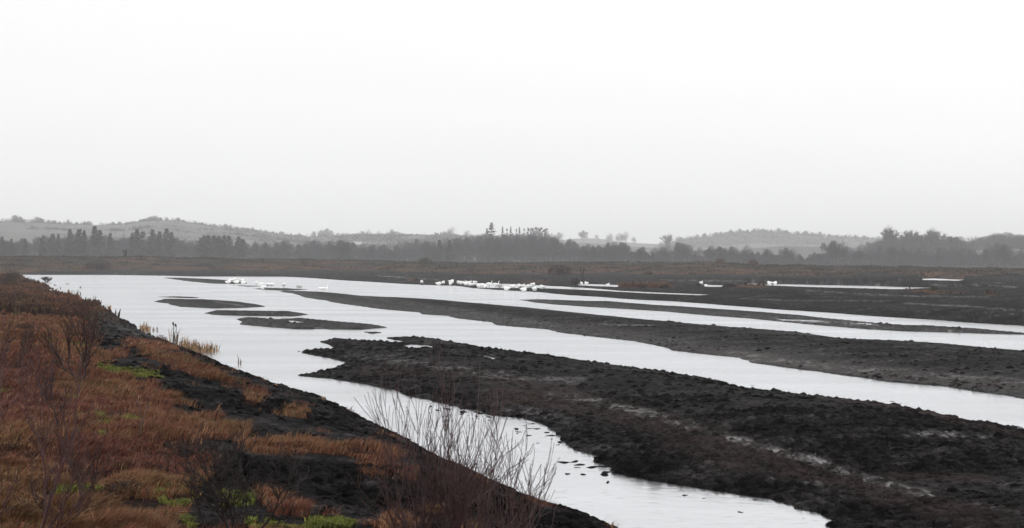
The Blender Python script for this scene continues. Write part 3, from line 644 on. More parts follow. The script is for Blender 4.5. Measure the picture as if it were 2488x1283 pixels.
# ---------------------------------------------------------------- branches
class Tubes:
    def __init__(s): s.V = []; s.Q = []; s.T = []; s.R = []; s.n = 0
    def tube(s, pts, rad, k=4):
        pts = [np.asarray(p, float) for p in pts]; base = s.n
        for i, p in enumerate(pts):
            d = pts[min(i + 1, len(pts) - 1)] - pts[max(i - 1, 0)]; d = d / (np.linalg.norm(d) + 1e-9)
            a = np.cross(d, [0.31, 0.2, 0.93]); a /= np.linalg.norm(a) + 1e-9; b = np.cross(d, a)
            for j in range(k):
                t_ = 2 * math.pi * j / k; s.V.append(p + (a * math.cos(t_) + b * math.sin(t_)) * rad[i])
        for i in range(len(pts) - 1):
            for j in range(k):
                s.Q.append((base + i * k + j, base + i * k + (j + 1) % k, base + (i + 1) * k + (j + 1) % k, base + (i + 1) * k + j))
        s.R.append((base, len(pts), k)); s.n += len(pts) * k
    def thicken(s, rmin):
        V = np.array(s.V)
        for (b0, n, k) in s.R:
            for i in range(n):
                ring = V[b0 + i * k:b0 + i * k + k]; c_ = ring.mean(0); r_ = np.linalg.norm(ring - c_, axis=1).mean()
                if r_ < rmin: V[b0 + i * k:b0 + i * k + k] = c_ + (ring - c_) * (rmin / max(r_, 1e-5))
        s.V = list(V)
    def tri(s, a, b, c):
        s.V += [np.asarray(a), np.asarray(b), np.asarray(c)]; s.T.append((s.n, s.n + 1, s.n + 2)); s.n += 3
    def obj(s, name, m, parent=None, smooth_sh=False):
        fl_ = []
        if s.Q: fl_.append(np.array(s.Q))
        if s.T: fl_.append(np.array(s.T))
        if not fl_: return None
        return np_mesh(name, np.array(s.V), fl_, m, parent=parent, smooth_sh=smooth_sh)
def rot_dir(d, ang, R):
    a = np.cross(d, R.normal(size=3)); a /= np.linalg.norm(a) + 1e-9
    return d * math.cos(ang) + a * math.sin(ang)
def grow(tb_main, tb_fine, p, d, L, r, depth, R, up=0.25, spread=0.6, nb=3, fine_at=1, seg=4, k=5, taper=0.55, wob_=0.12, side=2):
    pts = [p]; rad = [r]; dd = d / np.linalg.norm(d); q_ = p
    for i in range(seg):
        dd = dd + R.normal(size=3) * wob_ + np.array([0, 0, up * 0.25]); dd /= np.linalg.norm(dd)
        q_ = q_ + dd * L / seg; pts.append(q_); rad.append(r * (1 - (1 - taper) * (i + 1) / seg))
    if depth == 0: rad[-1] = r * 0.3
    (tb_fine if depth <= fine_at else tb_main).tube(pts, rad, 3 if depth <= fine_at else k)
    if depth == 0: return
    for b in range(nb + (R.random() < 0.4)):
        grow(tb_main, tb_fine, pts[-1], rot_dir(dd, R.uniform(0.3, 1.0) * spread, R), L * R.uniform(0.6, 0.9), rad[-1] * 0.75, depth - 1, R, up, spread, nb, fine_at, seg, k, taper, wob_, side)
    for b in range(side):
        i = R.integers(1, seg); grow(tb_main, tb_fine, pts[i], rot_dir(dd, R.uniform(0.6, 1.1) * spread * 1.3, R), L * R.uniform(0.45, 0.75), rad[i] * 0.5, depth - 1, R, up, spread, max(1, nb - 1), fine_at, seg, k, taper, wob_, side)

# far trees: unit prototypes, about 10 m tall
def bare_tree(seed, name='bare_tree', h=10.0, wcr=5.0, ntw=2600, round_=True, lo=0.22, tw=0.075):
    R = np.random.default_rng(seed); tm, tf = Tubes(), Tubes()
    grow(tm, tf, np.array([0, 0, -0.5]), np.array([0, 0, 1.0]), h * 0.33, h * 0.022, 3, R, 0.3, 0.65, 3, 0, 3, 4, 0.6, 0.08, 1)
    lobes = [(R.normal(0, 0.28, 2) * wcr * 0.9, R.uniform(lo + 0.2, 0.8) * h, R.uniform(0.22, 0.36) * wcr) for _ in range(11)]
    lobes.append((np.zeros(2), h * 0.86, wcr * 0.22)); lobes.append((np.zeros(2), h * 0.55, wcr * 0.40))
    for i in range(ntw):
        xy, z, rr_ = lobes[R.integers(len(lobes))]
        v = R.normal(size=3); v /= np.linalg.norm(v); v = v * rr_ * (R.random() ** 0.4)
        p = np.array([xy[0] + v[0], xy[1] + v[1], min(max(z + v[2] * 1.15, h * lo * 0.6), h)])
        d = np.array([p[0], p[1], (p[2] - h * 0.35) * 0.9]) + R.normal(size=3) * wcr * 0.22; d /= np.linalg.norm(d) + 1e-9
        L = R.uniform(0.35, 1.1); s_ = np.cross(d, R.normal(size=3)); s_ /= np.linalg.norm(s_) + 1e-9
        tf.tri(p - s_ * tw, p + s_ * tw, p + d * L)
    root = empty(name); return reg(root, tm.obj('trunk', M_BARK), tf.obj('crown', M_TWIG))
def open_tree(seed, name='bare_tree', h=10.0):
    R = np.random.default_rng(seed); tm, tf = Tubes(), Tubes()
    grow(tm, tf, np.array([0, 0, -0.5]), np.array([0, 0, 1.0]), h * 0.26, h * 0.028, 5, R, 0.28, 0.72, 2, 2, 3, 4, 0.62, 0.10, 1)
    tf.thicken(0.04); VV_ = np.array(tf.V + tm.V); zm = VV_[:, 2].max()
    for i in range(2600):
        p = VV_[R.integers(len(VV_))]
        if p[2] < zm * 0.3: continue
        d = np.array([p[0], p[1], p[2] * 0.55]) / zm * 2 + R.normal(size=3) * 0.55; d /= np.linalg.norm(d); s_ = np.cross(d, R.normal(size=3)); s_ /= np.linalg.norm(s_) + 1e-9
        tf.tri(p - s_ * 0.05, p + s_ * 0.05, p + d * R.uniform(0.5, 1.3))
    root = empty(name); return reg(root, tm.obj('trunk', M_BARK), tf.obj('crown', M_TWIG))
def conifer(seed, h=10.0, wb=2.2, gappy=0.0, lo=0.12, name='conifer'):
    R = np.random.default_rng(seed); tm, tf = Tubes(), Tubes()
    tm.tube([(0, 0, -0.5), (0, 0, h * 0.5), (0.05, 0, h * 0.97)], [h * 0.018, h * 0.011, 0.02], 5)
    z = h * lo
    while z < h * 0.99:
        f = 1 - (z / h); rad = wb * 1.7 * (f ** 0.95) * R.uniform(0.65, 1.15) + 0.12
        if R.random() > gappy:
            for b in range(int(9 + 5 * f)):
                a = R.uniform(0, 6.28); l = rad * R.uniform(0.6, 1.1); ca, sa = math.cos(a), math.sin(a)
                dr = R.uniform(-0.05, 0.32) * l
                p0 = np.array([0, 0, z]); p1 = np.array([ca * l, sa * l, z - dr]); 
                for q2 in range(5):
                    t_ = R.uniform(0.25, 1.0); c_ = p0 + (p1 - p0) * t_; sp = (1.15 - t_ * 0.7) * R.uniform(0.2, 0.42) 
                    s_ = np.array([-sa, ca, 0]) * sp; dn = np.array([0, 0, -R.uniform(0.1, 0.4)])
                    tf.tri(c_ - s_ + dn, c_ + s_ + dn * 0.6, c_ + np.array([ca, sa, 0.15]) * sp * 1.4)
        z += R.uniform(0.16, 0.34) * (1 + gappy)
    root = empty(name); return reg(root, tm.obj('trunk', M_BARK), tf.obj('crown', M_CONI))
PR_DEC = [bare_tree(s, wcr=wc, ntw=3300) for s, wc in ((1, 6.5), (2, 5.5), (3, 7.5), (4, 5.0), (5, 8.5))]
PR_THIN = [bare_tree(s, wcr=wc, ntw=1000, tw=0.06) for s, wc in ((11, 6.0), (12, 7.0))]
PR_OPEN = [open_tree(s) for s in (21, 22, 23)]
PR_CON = [conifer(31, wb=2.1), conifer(32, wb=2.8), conifer(33, wb=1.8)]
PR_GAP = [conifer(41, wb=2.6, gappy=0.15, lo=0.1), conifer(42, wb=2.4, gappy=0.5, lo=0.3)]
def pine(seed):
    R = np.random.default_rng(seed); tm, tf = Tubes(), Tubes(); h = 10.0
    tm.tube([(0, 0, -0.5), (0.1, 0, h * 0.5), (0.0, 0, h * 0.96)], [0.17, 0.12, 0.04], 5)
    for b in range(26):
        z = h * R.uniform(0.42, 0.99); a = R.uniform(0, 6.28); l = R.uniform(0.4, 1.5) * (1.15 - z / h) * 2.0 + 0.3
        e = np.array([math.cos(a) * l, math.sin(a) * l, z + 0.2 * l]); tm.tube([(0, 0, z), e], [0.05, 0.02], 3)
        for k_ in range(14):
            c_ = np.array([0, 0, z]) + (e - np.array([0, 0, z])) * R.uniform(0.35, 1.1) + R.normal(size=3) * 0.16; s_ = R.normal(size=3) * 0.16; d_ = R.normal(size=3) * 0.22
            tf.tri(c_ - s_, c_ + s_, c_ + d_)
    root = empty('pine_tree'); return reg(root, tm.obj('trunk', M_BARK), tf.obj('crown', M_CONI))
PR_PINE = [pine(51), pine(52)]
USED = set()
def put(proto, loc, sc, rz, label, cat='tree', group=None, sxy=None, name=None):
    if proto.name in USED: o = copy_tree(proto)
    else:
        o = proto; USED.add(proto.name)
    o.location = loc; o.rotation_euler = (0, 0, rz); s_ = sxy or sc; o.scale = (s_, s_, sc)
    if cat == 'bush' and 'tree' in proto.name: o.name = 'hedge_bush'
    return tag(o, label, cat, group)
def put_px(proto, u, vtop, dist, basez, label, cat='tree', group=None, hproto=10.0, wide=1.0, bury=0.0):
    if cat == 'conifer' and wide > 0.8: wide *= random.uniform(0.95, 1.55)
    """stand a tree of the height read off the photograph at a given distance"""
    p = at_dist(u, vtop, dist)
    h = max(p[2] - basez, 1.5)
    if proto in PR_DEC or proto in PR_THIN: h *= 1.1
    if bury: basez -= bury * h / (1 - bury); h = h / (1 - bury)
    s_ = h / hproto
    return put(proto, (p[0], p[1], basez), s_, random.uniform(0, 6.28), label, cat, group, sxy=s_ * wide)

# ---------------------------------------------------------------- hills
def hill(name, prof, dist, depth, label, seed, nz_amp=1.0):
    us = np.arange(prof[0][0], prof[-1][0] + 1, 12.0); pu = [p[0] for p in prof]; pv = [p[1] for p in prof]
    rows = np.concatenate([np.linspace(-1, 0, 12), np.linspace(0.08, 0.6, 5)])
    V = []
    for rI, f in enumerate(rows):
        for u in us:
            v = np.interp(u, pu, pv); p = at_dist(u, v, dist)
            dd_ = dist + f * depth; k_ = dd_ / dist
            x, y = p[0] * k_, p[1] * k_
            prof_f = (1 - abs(f)) ** 0.8 if f < 0 else 1 - f ** 1.2
            zz = (p[2]) * prof_f + 0.2
            zz += nz_amp * (float(perlin(np.array([x / 60]), np.array([y / 60]), seed)[0]) * 3.0) * (1 if f < -0.05 else 0) * prof_f
            V.append((x, y, max(zz, 0.2) if abs(f) < 1 else -0.6))
    n = len(us); F = [[i * n + j, i * n + j + 1, (i + 1) * n + j + 1, (i + 1) * n + j] for i in range(len(rows) - 1) for j in range(n - 1)]
    return tag(np_mesh(name, np.array(V), [np.array(F)], M_HILL, smooth_sh=True), label, kind='structure'), (pu, pv)
HL = [(-900, 560), (-300, 545), (0, 537), (60, 541), (110, 542), (150, 545), (240, 548), (300, 547), (340, 540), (380, 535), (430, 536), (480, 546), (560, 555), (640, 564), (690, 572), (760, 575), (850, 573), (960, 571),
      (1050, 571), (1160, 576), (1300, 584), (1500, 596), (1700, 612), (1900, 632)]
hill('hills', HL, 1750, 620, 'long low grey hill with hedges rising behind the wood on the left', 1)
HM2 = [(560, 640), (700, 590), (810, 574), (860, 569), (900, 568), (960, 568), (1100, 574), (1200, 585), (1350, 585), (1400, 580), (1450, 579), (1500, 587), (1560, 592), (1620, 594), (1700, 600), (1850, 640)]
hill('hills', HM2, 2700, 500, 'faint pale rise on the skyline behind the middle of the wood', 2)
HR = [(1500, 640), (1600, 596), (1650, 588), (1700, 580), (1750, 573), (1800, 567), (1840, 563), (1900, 568), (2000, 576), (2100, 582), (2200, 588), (2350, 596), (2488, 600), (2800, 600), (3200, 630)]
hill('hills', HR, 2350, 500, 'misty wooded hill on the right skyline', 3)
HR2 = [(1700, 640), (1830, 604), (1900, 598), (2000, 600), (2100, 603), (2160, 598), (2300, 596), (2350, 600), (2400, 592), (2440, 588), (2488, 590), (2700, 585), (3200, 620)]
hill('hills', HR2, 1350, 260, 'low pasture slope just behind the right-hand wood', 4, 0.5)

# ---------------------------------------------------------------- the wood behind the bog
top_u = [-150, 40, 80, 150, 250, 290, 430, 455, 600, 640, 700, 750, 790, 820, 850, 890, 960, 985, 1050, 1085, 1100, 1115, 1160, 1200, 1240, 1280, 1300, 1350, 1400, 1450, 1500, 1540, 1590, 1640, 1680, 1710, 1740, 1800, 1820, 1860, 1880, 1920,
         1950, 1980, 2005, 2030, 2070, 2100, 2130, 2180, 2230, 2260, 2300, 2350, 2400, 2430, 2450, 2500, 2650]
top_v = [583, 584, 582, 578, 576, 581, 583, 592, 587, 590, 590, 588, 596, 588, 592, 600, 598, 590, 582, 582, 596, 581, 574, 580, 574, 575, 580, 584, 588, 593, 592, 603, 605, 592, 601, 603, 598, 603, 598, 605, 611, 603,
         621, 614, 600, 590, 597, 605, 601, 605, 602, 607, 603, 606, 600, 594, 603, 604, 600]
WG = 'bare trees of the hazy wood behind the bog'
def wood_label(u):
    if u < 600: return 'bare grey tree in the hazy wood beneath the left-hand hill'
    if u < 1100: return 'bare grey tree in the lower hazy wood left of the tall spruce'
    if u < 1560: return 'bare grey tree in the tall dark hump of wood below the pine row'
    if u < 1960: return 'bare grey tree in the ragged low wood right of the central hump'
    return 'bare grey tree in the broken wood at the right of the bog'
u = -140.0; cnt = 0
while u < 2640:
    for row in range(2):
        uu = u + random.uniform(-8, 8) + row * 9
        dist = (800 if row == 0 else 880) + random.uniform(-30, 30)
        v = np.interp(uu, top_u, top_v) + (random.choice((0, 2, 4, 8, 13)) if row else random.uniform(0, 16))
        pr = random.choice(PR_DEC if random.random() < (0.85 if uu < 1600 else 0.6) else PR_THIN)
        put_px(pr, uu, v, dist, 0.3, wood_label(uu), 'tree', WG, wide=random.uniform(0.8, 1.25)); cnt += 1
    u += 26 if u < 1560 else 28
# undergrowth filling the foot of the wood
NU = 110000
uu = rng.uniform(-250, 2750, NU); tz = np.interp(uu, top_u, top_v)
du = rng.uniform(790, 905, NU); dirx = (uu - W_PX / 2) / F_PX
topz = HC + (horizon(uu) - tz) * du / F_PX
frac = rng.random(NU) ** 1.15
zz = 0.3 + (topz - 2.0) * 0.93 * frac * (0.75 + 0.25 * perlin(uu / 26.0, uu * 0 + 3.3, 9))
Pu = np.stack([dirx * du, du * np.ones(NU), zz], 1)
cu = np.array([0.032, 0.027, 0.034]) * rng.uniform(0.6, 1.5, NU)[:, None]
V_, Q_, T_, C_ = blades(Pu, rng.uniform(0.7, 1.8, NU), rng.uniform(0.14, 0.3, NU), rng.uniform(0, 0.9, NU), rng.uniform(0, 6.28, NU), cu, rng)
tag(np_mesh('undergrowth', V_, [Q_, T_], M_HEATH, C_), 'hazy tangle of twigs filling the foot of the wood', kind='stuff')
# conifers in the front wood
for (u, v, wd) in ((5, 572, 1.2), (28, 577, 1), (62, 578, .9), (105, 570, 1.0), (128, 565, 1.1), (142, 567, .9), (170, 556, 1.25), (193, 552, 1.3), (205, 556, 1), (230, 546, 1.35), (243, 557, 1), (268, 563, .9), (322, 562, 1),
                   (333, 553, 1.2), (347, 559, 1.1), (371, 554, .9), (388, 560, 1.1), (405, 553, 1.1), (417, 560, .9)):
    put_px(random.choice(PR_CON + PR_GAP[:1]), u, v + random.uniform(-1, 4), 770 + random.uniform(-15, 15), 1.0, 'dark spruce rising above the wood below the left-hand hill', 'conifer', 'spruces in the left part of the wood', wide=wd * 0.95)
for (u, v) in ((488, 576), (497, 571), (507, 570), (520, 571), (532, 571), (545, 570), (556, 571), (580, 573), (590, 580)):
    put_px(random.choice(PR_CON), u, v, 775 + random.uniform(-12, 12), 1.0, 'spruce in the flat-topped dark clump right of the taller spruces', 'conifer', 'spruces of the flat-topped clump', wide=1.25)
for (u, v) in ((836, 587), (846, 586), (1068, 582), (1092, 583)):
    put_px(PR_CON[2], u, v, 775, 1.0, 'small dark conifer poking out of the middle of the wood near the white farmhouse' if u < 900 else 'small dark conifer at the top of the rounded wood left of the tall spruce', 'conifer', 'small conifers in the middle wood', wide=1.3)
for (u, v, wd, lb) in ((1183, 553, 1.0, 'shorter spruce touching the left side of the tallest spruce'), (1194, 539, 1.15, 'tallest spruce on the skyline, spiky and layered')):
    put_px(PR_GAP[0], u, v, 1150, 6.0, lb, 'conifer', 'spruces on the skyline', wide=wd * 0.75)
for i, (u, v) in enumerate(((1221, 549), (1232, 550), (1241, 549), (1255, 551), (1262, 550), (1274, 550))):
    put_px(PR_GAP[i % 2], u, v, 1150 + i, 6.0, 'slender skyline spruce in the row right of the tallest spruce', 'conifer', 'spruces on the skyline', wide=0.5)
for i, (u, v) in enumerate(((1284, 555), (1290, 556), (1295, 556), (1302, 554), (1309, 556), (1314, 555), (1322, 558), (1327, 557))):
    put_px(PR_PINE[i % 2], u, v, 1150 + i, 6.0, 'bare-stemmed pine in the tight row at the right end of the skyline conifers', 'pine tree', 'bare-stemmed pines on the skyline', wide=0.62)
for i, u in enumerate(range(1180, 1345, 15)):
    put_px(PR_DEC[i % 5], u, 574 + (i % 3) * 2, 1160, 5.0, 'hazy bushy tree under the skyline conifers', 'tree', 'bushes under the skyline conifers', wide=1.0)
# single trees on the skyline behind
SK = [(1358, 566, 1900, 'faint rounded tree just right of the bare-stemmed pines'), (1417, 562, 2300, 'faint lone round-crowned tree on the pale rise'), (1450, 571, 2300, 'small faint tree right of the lone round-crowned one'),
      (1484, 569, 2100, 'faint thin tree left of a taller faint pair'), (1505, 569, 2100, 'faint taller tree with uneven crown'), (1521, 566, 2100, 'faint round tree at the right of the uneven one'), (1540, 577, 2100, 'low faint tree at the end of the skyline group'),
      (1614, 566, 1500, 'spiky-topped bare tree standing alone between wood and right hill'), (1650, 575, 2200, 'faint round tree at the foot of the misty right hill'), (1098, 554, 1800, 'round bare tree on the skyline left of the tallest spruce'),
      (1080, 562, 1800, 'low faint tree beside the round bare skyline tree'), (1136, 561, 1800, 'bare tree between the round skyline tree and the tallest spruce'), (952, 561, 2300, 'faint lone tree on the pale rise behind the farmhouse'),
      (896, 560, 2300, 'faint tree at the left of a low skyline row'), (880, 562, 2300, 'faint tree at the far left of the low skyline row'), (920, 563, 2300, 'small faint tree in the low skyline row'),
      (795, 557, 2400, 'tallest of the misty trees beyond the end of the left hill'), (780, 561, 2400, 'misty tree left of the tallest beyond the hill end'), (762, 563, 2400, 'outermost misty tree beyond the hill end'), (728, 566, 1750, 'small dark tree on the hill foot'),
      (682, 562, 2400, 'very faint tree behind the hill slope')]
for i, (u, v, d, lb) in enumerate(SK):
    gz = at_dist(u, {1900: 590, 2300: 582, 2100: 592, 1500: 605, 2200: 592, 1800: 575, 2400: 577, 1750: 574}[d], d)[2] - 0.5
    pr = PR_THIN[i % 2] if u not in (1614,) else PR_OPEN[0]
    if u in (795, 780, 762, 952, 1417): pr = PR_DEC[i % 5]
    put_px(pr, u, v, d, gz, lb, 'tree', 'single trees along the skyline', wide=1.0, bury=0.22)
# the bare trees on the right
RT = [(2172, 552, 1.1, 'tall open-branched bare tree at the left of the right-hand pair'), (2195, 549, 1.3, 'tallest open-branched bare tree on the right skyline'), (2218, 551, 1.0, 'narrow bare tree leaning against the tallest one on the right'),
      (2282, 557, 1.2, 'fan-shaped bare tree right of the tall pair'), (2152, 570, 0.9, 'small bare tree at the foot of the tall right-hand pair')]
for i, (u, v, wd, lb) in enumerate(RT):
    put_px(PR_OPEN[i % 3], u, v - 5, 1080, 3.0, lb, 'tree', 'bare trees on the right skyline', wide=wd * 0.95)
for i, (u, v) in enumerate(((2240, 573), (2247, 574), (2265, 577), (2312, 573), (2318, 577), (2328, 580), (2335, 584))):
    put_px(PR_CON[i % 3], u, v, 1060, 3.0, 'small dark conifer top beside the bare trees on the right skyline', 'conifer', 'small conifers on the right', wide=0.8)
for i in range(26):
    u = 2110 + i * 9.3; v = np.interp(u, [2100, 2160, 2250, 2330, 2352], [592, 583, 577, 580, 594]) + random.uniform(0, 6)
    put_px(PR_DEC[i % 5], u, v, 1090 + random.uniform(0, 25), 3.0, 'hazy tree in the grey belt below the open bare trees on the right', 'tree', 'belt of trees on the right', wide=1.0)
for i in range(16):
    u = 2352 + i * 10.5; v = np.interp(u, [2350, 2370, 2400, 2440, 2470, 2500], [592, 583, 577, 572, 573, 578]) + random.uniform(0, 4)
    put_px(PR_DEC[i % 5], u, v, 1240 + random.uniform(0, 30), 6.0, 'pale tree in the domed misty clump at the far right', 'tree', 'domed clump at the far right', wide=1.1)
# wooded right hill
for i in range(34):
    u = 1655 + i * 20.0 + random.uniform(-4, 4); vr = np.interp(u, [p[0] for p in HR], [p[1] for p in HR])
    v = vr - random.uniform(4, 9) - (2 if u < 2000 else 0)
    gz = at_dist(u, vr + 6, 2350)[2]
    put_px(PR_DEC[i % 5], u, v, 2345, gz, 'misty tree along the crest of the wooded right hill', 'tree', 'trees on the misty right hill', wide=1.0, bury=0.4)
NW_ = 26000
uu = rng.uniform(1600, 2420, NW_); vr = np.interp(uu, [p[0] for p in HR], [p[1] for p in HR])
dw = rng.uniform(2050, 2350, NW_); dx_ = (uu - W_PX / 2) / F_PX
hz_ = HC + (horizon(uu) - vr) * 2350 / F_PX
gz_ = hz_ * (1 - (2350 - dw) / 500) ** 0.8
Pw = np.stack([dx_ * dw, dw, gz_ + rng.uniform(-1, 6, NW_) * (0.7 + 0.6 * perlin(dx_ * dw / 18.0, dw / 18.0, 8))], 1)
V_, Q_, T_, C_ = blades(Pw, rng.uniform(1, 3, NW_), rng.uniform(0.4, 0.9, NW_), rng.uniform(0, 0.9, NW_), rng.uniform(0, 6.28, NW_), np.array([0.034, 0.027, 0.029]) * rng.uniform(0.6, 1.5, NW_)[:, None], rng)
tag(np_mesh('woodland', V_, [Q_, T_], M_HEATH, C_), 'misty wood clothing the right-hand hill', kind='stuff')
# hedge bushes along the left hill
HB = [(38, 527, 1), (50, 530, .8), (90, 531, 1.1), (98, 532, .9), (118, 537, .7), (132, 538, .8), (145, 540, .7), (165, 537, .6), (185, 541, .7), (205, 541, .6), (215, 540, .6), (275, 541, .8), (290, 541, .7), (310, 541, .8), (325, 539, .8), (348, 534, .8),
      (364, 529, 1.1), (377, 527, 1.2), (390, 530, .8), (405, 531, .6), (432, 531, .6), (447, 536, .7), (475, 541, .9), (490, 543, .9), (520, 546, 1), (548, 547, 1.1), (575, 553, .9), (600, 556, .8), (614, 555, .8), (645, 562, .8), (660, 565, .8)]
for i, (u, v, wd) in enumerate(HB):
    vr = np.interp(u, [p[0] for p in HL], [p[1] for p in HL])
    put_px(PR_DEC[i % 5], u, v - 1, 1745, at_dist(u, vr + 4, 1745)[2], 'low hazy bush on the crest of the left-hand hill', 'bush', 'bushes along the left hill crest', wide=wd * 1.15, bury=0.5)
for i in range(60):
    u = random.uniform(-50, 1120); vr = np.interp(u, [p[0] for p in HL], [p[1] for p in HL]) + random.choice((9, 17, 26)) + random.uniform(-2, 2)
    dd_ = 1560
    put_px(PR_DEC[i % 5], u, vr, dd_, at_dist(u, vr + 9, dd_)[2] - 1, 'hazy hedgerow bush on the slope of the left-hand hill', 'bush', 'hedgerow bushes on the left hill slope', wide=1.5, bury=0.45)
NS = 60000
uu = rng.uniform(-200, 1300, NS); vr = np.interp(uu, [p[0] for p in HL], [p[1] for p in HL]); dw = 1750 - 500 * rng.random(NS) ** 1.3; dx_ = (uu - W_PX / 2) / F_PX
hz_ = HC + (horizon(uu) - vr) * 1750 / F_PX; gz_ = hz_ * (1 - (1750 - dw) / 620) ** 0.8
Ps = np.stack([dx_ * dw, dw, gz_ + rng.uniform(-2.0, 3.2, NS) * smooth(-0.2, 0.3, perlin(dx_ * dw / 22.0, dw / 30.0, 18))], 1)
keep = perlin(dx_ * dw / 30.0, dw / 50.0, 17) + 0.5 * perlin(dx_ * dw / 9.0, dw / 14.0, 19) > -0.12
Ps = Ps[keep]; NS = len(Ps)
V_, Q_, T_, C_ = blades(Ps, rng.uniform(0.8, 2.2, NS), rng.uniform(0.4, 1.2, NS), rng.uniform(0, 0.9, NS), rng.uniform(0, 6.28, NS), np.array([0.034, 0.029, 0.027]) * rng.uniform(0.5, 1.5, NS)[:, None], rng)
tag(np_mesh('scrub', V_, [Q_, T_], M_HEATH, C_), 'low grey scrub mottling the left-hand hill', kind='stuff')
# white farmhouse on the slope
p = at_dist(862, 594, 1400)
hs_ = empty('farmhouse', (p[0], p[1], p[2] - 3.0), 0.1); hs_.scale = (0.75, 0.75, 0.75)
tag(hs_, 'pale farmhouse with grey roof half hidden behind the middle of the wood', 'farmhouse')
def box(name, x0, x1, y0, y1, z0, z1, m, par):
    V = [(x, y, z) for z in (z0, z1) for y in (y0, y1) for x in (x0, x1)]
    return np_mesh(name, V, [np.array([[0, 2, 3, 1], [4, 5, 7, 6], [0, 1, 5, 4], [2, 6, 7, 3], [0, 4, 6, 2], [1, 3, 7, 5]])], m, parent=par)
box('wall', -9, 9, -3.5, 3.5, -3, 4.2, M_WALL, hs_)
rf = np_mesh('roof', [(-9.4, -3.9, 4.1), (9.4, -3.9, 4.1), (9.4, 3.9, 4.1), (-9.4, 3.9, 4.1), (-9.2, 0, 7.4), (9.2, 0, 7.4)], [np.array([[0, 1, 5, 4], [2, 3, 4, 5]]), np.array([[1, 2, 5], [3, 0, 4]])], M_ROOF, parent=hs_)
box('chimney', -8.2, -7.2, -0.5, 0.5, 6.6, 8.6, M_WALL, rf); box('chimney', 7.2, 8.2, -0.5, 0.5, 6.6, 8.6, M_WALL, rf)
for x in (-6, -2, 2, 6): box('window', x - .5, x + .5, -3.56, -3.46, 1.6, 3.2, M_PANE, hs_)

# ---------------------------------------------------------------- bog shrubs
def bush(seed, name, m1, m2, h=1.0, wd=0.9, n=900, spread=0.9):
    R = np.random.default_rng(seed); tm, tf = Tubes(), Tubes()
    for s_ in range(9):
        a = R.uniform(0, 6.28); l = R.uniform(0.2, 1.0) * wd * 0.42
        e = np.array([math.cos(a) * l, math.sin(a) * l, h * R.uniform(0.6, 0.95)])
        tm.tube([(0, 0, -0.1), e * np.array([0.4, 0.4, 0.5]), e], [0.02 * h, 0.014 * h, 0.006 * h], 3)
    for i in range(n):
        a = R.uniform(0, 6.28); rr_ = math.sqrt(R.random()) * wd * 0.5; z = h * (0.02 + 0.95 * R.random() ** 0.8) * math.sqrt(max(1 - (rr_ / (wd * 0.54)) ** 2, 0.05))
        p = np.array([math.cos(a) * rr_, math.sin(a) * rr_, z]); d = np.array([p[0], p[1], 0.5 * h]) + R.normal(size=3) * 0.35 * h; d /= np.linalg.norm(d)
        s2 = np.cross(d, R.normal(size=3)); s2 /= np.linalg.norm(s2) + 1e-9; L = R.uniform(0.08, 0.2) * h
        tf.tri(p - s2 * 0.012 * h, p + s2 * 0.012 * h, p + d * L)
    root = empty(name); return reg(root, tm.obj('stems', m1), tf.obj('foliage', m2))
M_BUSH = plain('dark_heather', (0.040, 0.022, 0.017), 0.9, 0.1, var=0.35); M_RUSTB = plain('rust_bush', (0.085, 0.038, 0.024), 0.9, 0.1, var=0.35); M_GRNB = plain('olive_bush', (0.045, 0.043, 0.020), 0.9, 0.1, var=0.35)
PB = [bush(61, 'heather_bush', M_DRKT, M_BUSH), bush(62, 'heather_bush', M_DRKT, M_RUSTB), bush(63, 'heather_bush', M_DRKT, M_GRNB)]
def put_bush(k, u, v, hpx, wpx, label, group=None, cat='bush', name=None):
    x, y, z = ground_at(u, v); d = math.hypot(x, y)
    o = put(PB[k], (x, y, z - 0.03), hpx * d / F_PX, random.uniform(0, 6.28), label, cat, group, sxy=wpx * d / F_PX / 0.9)
    return o
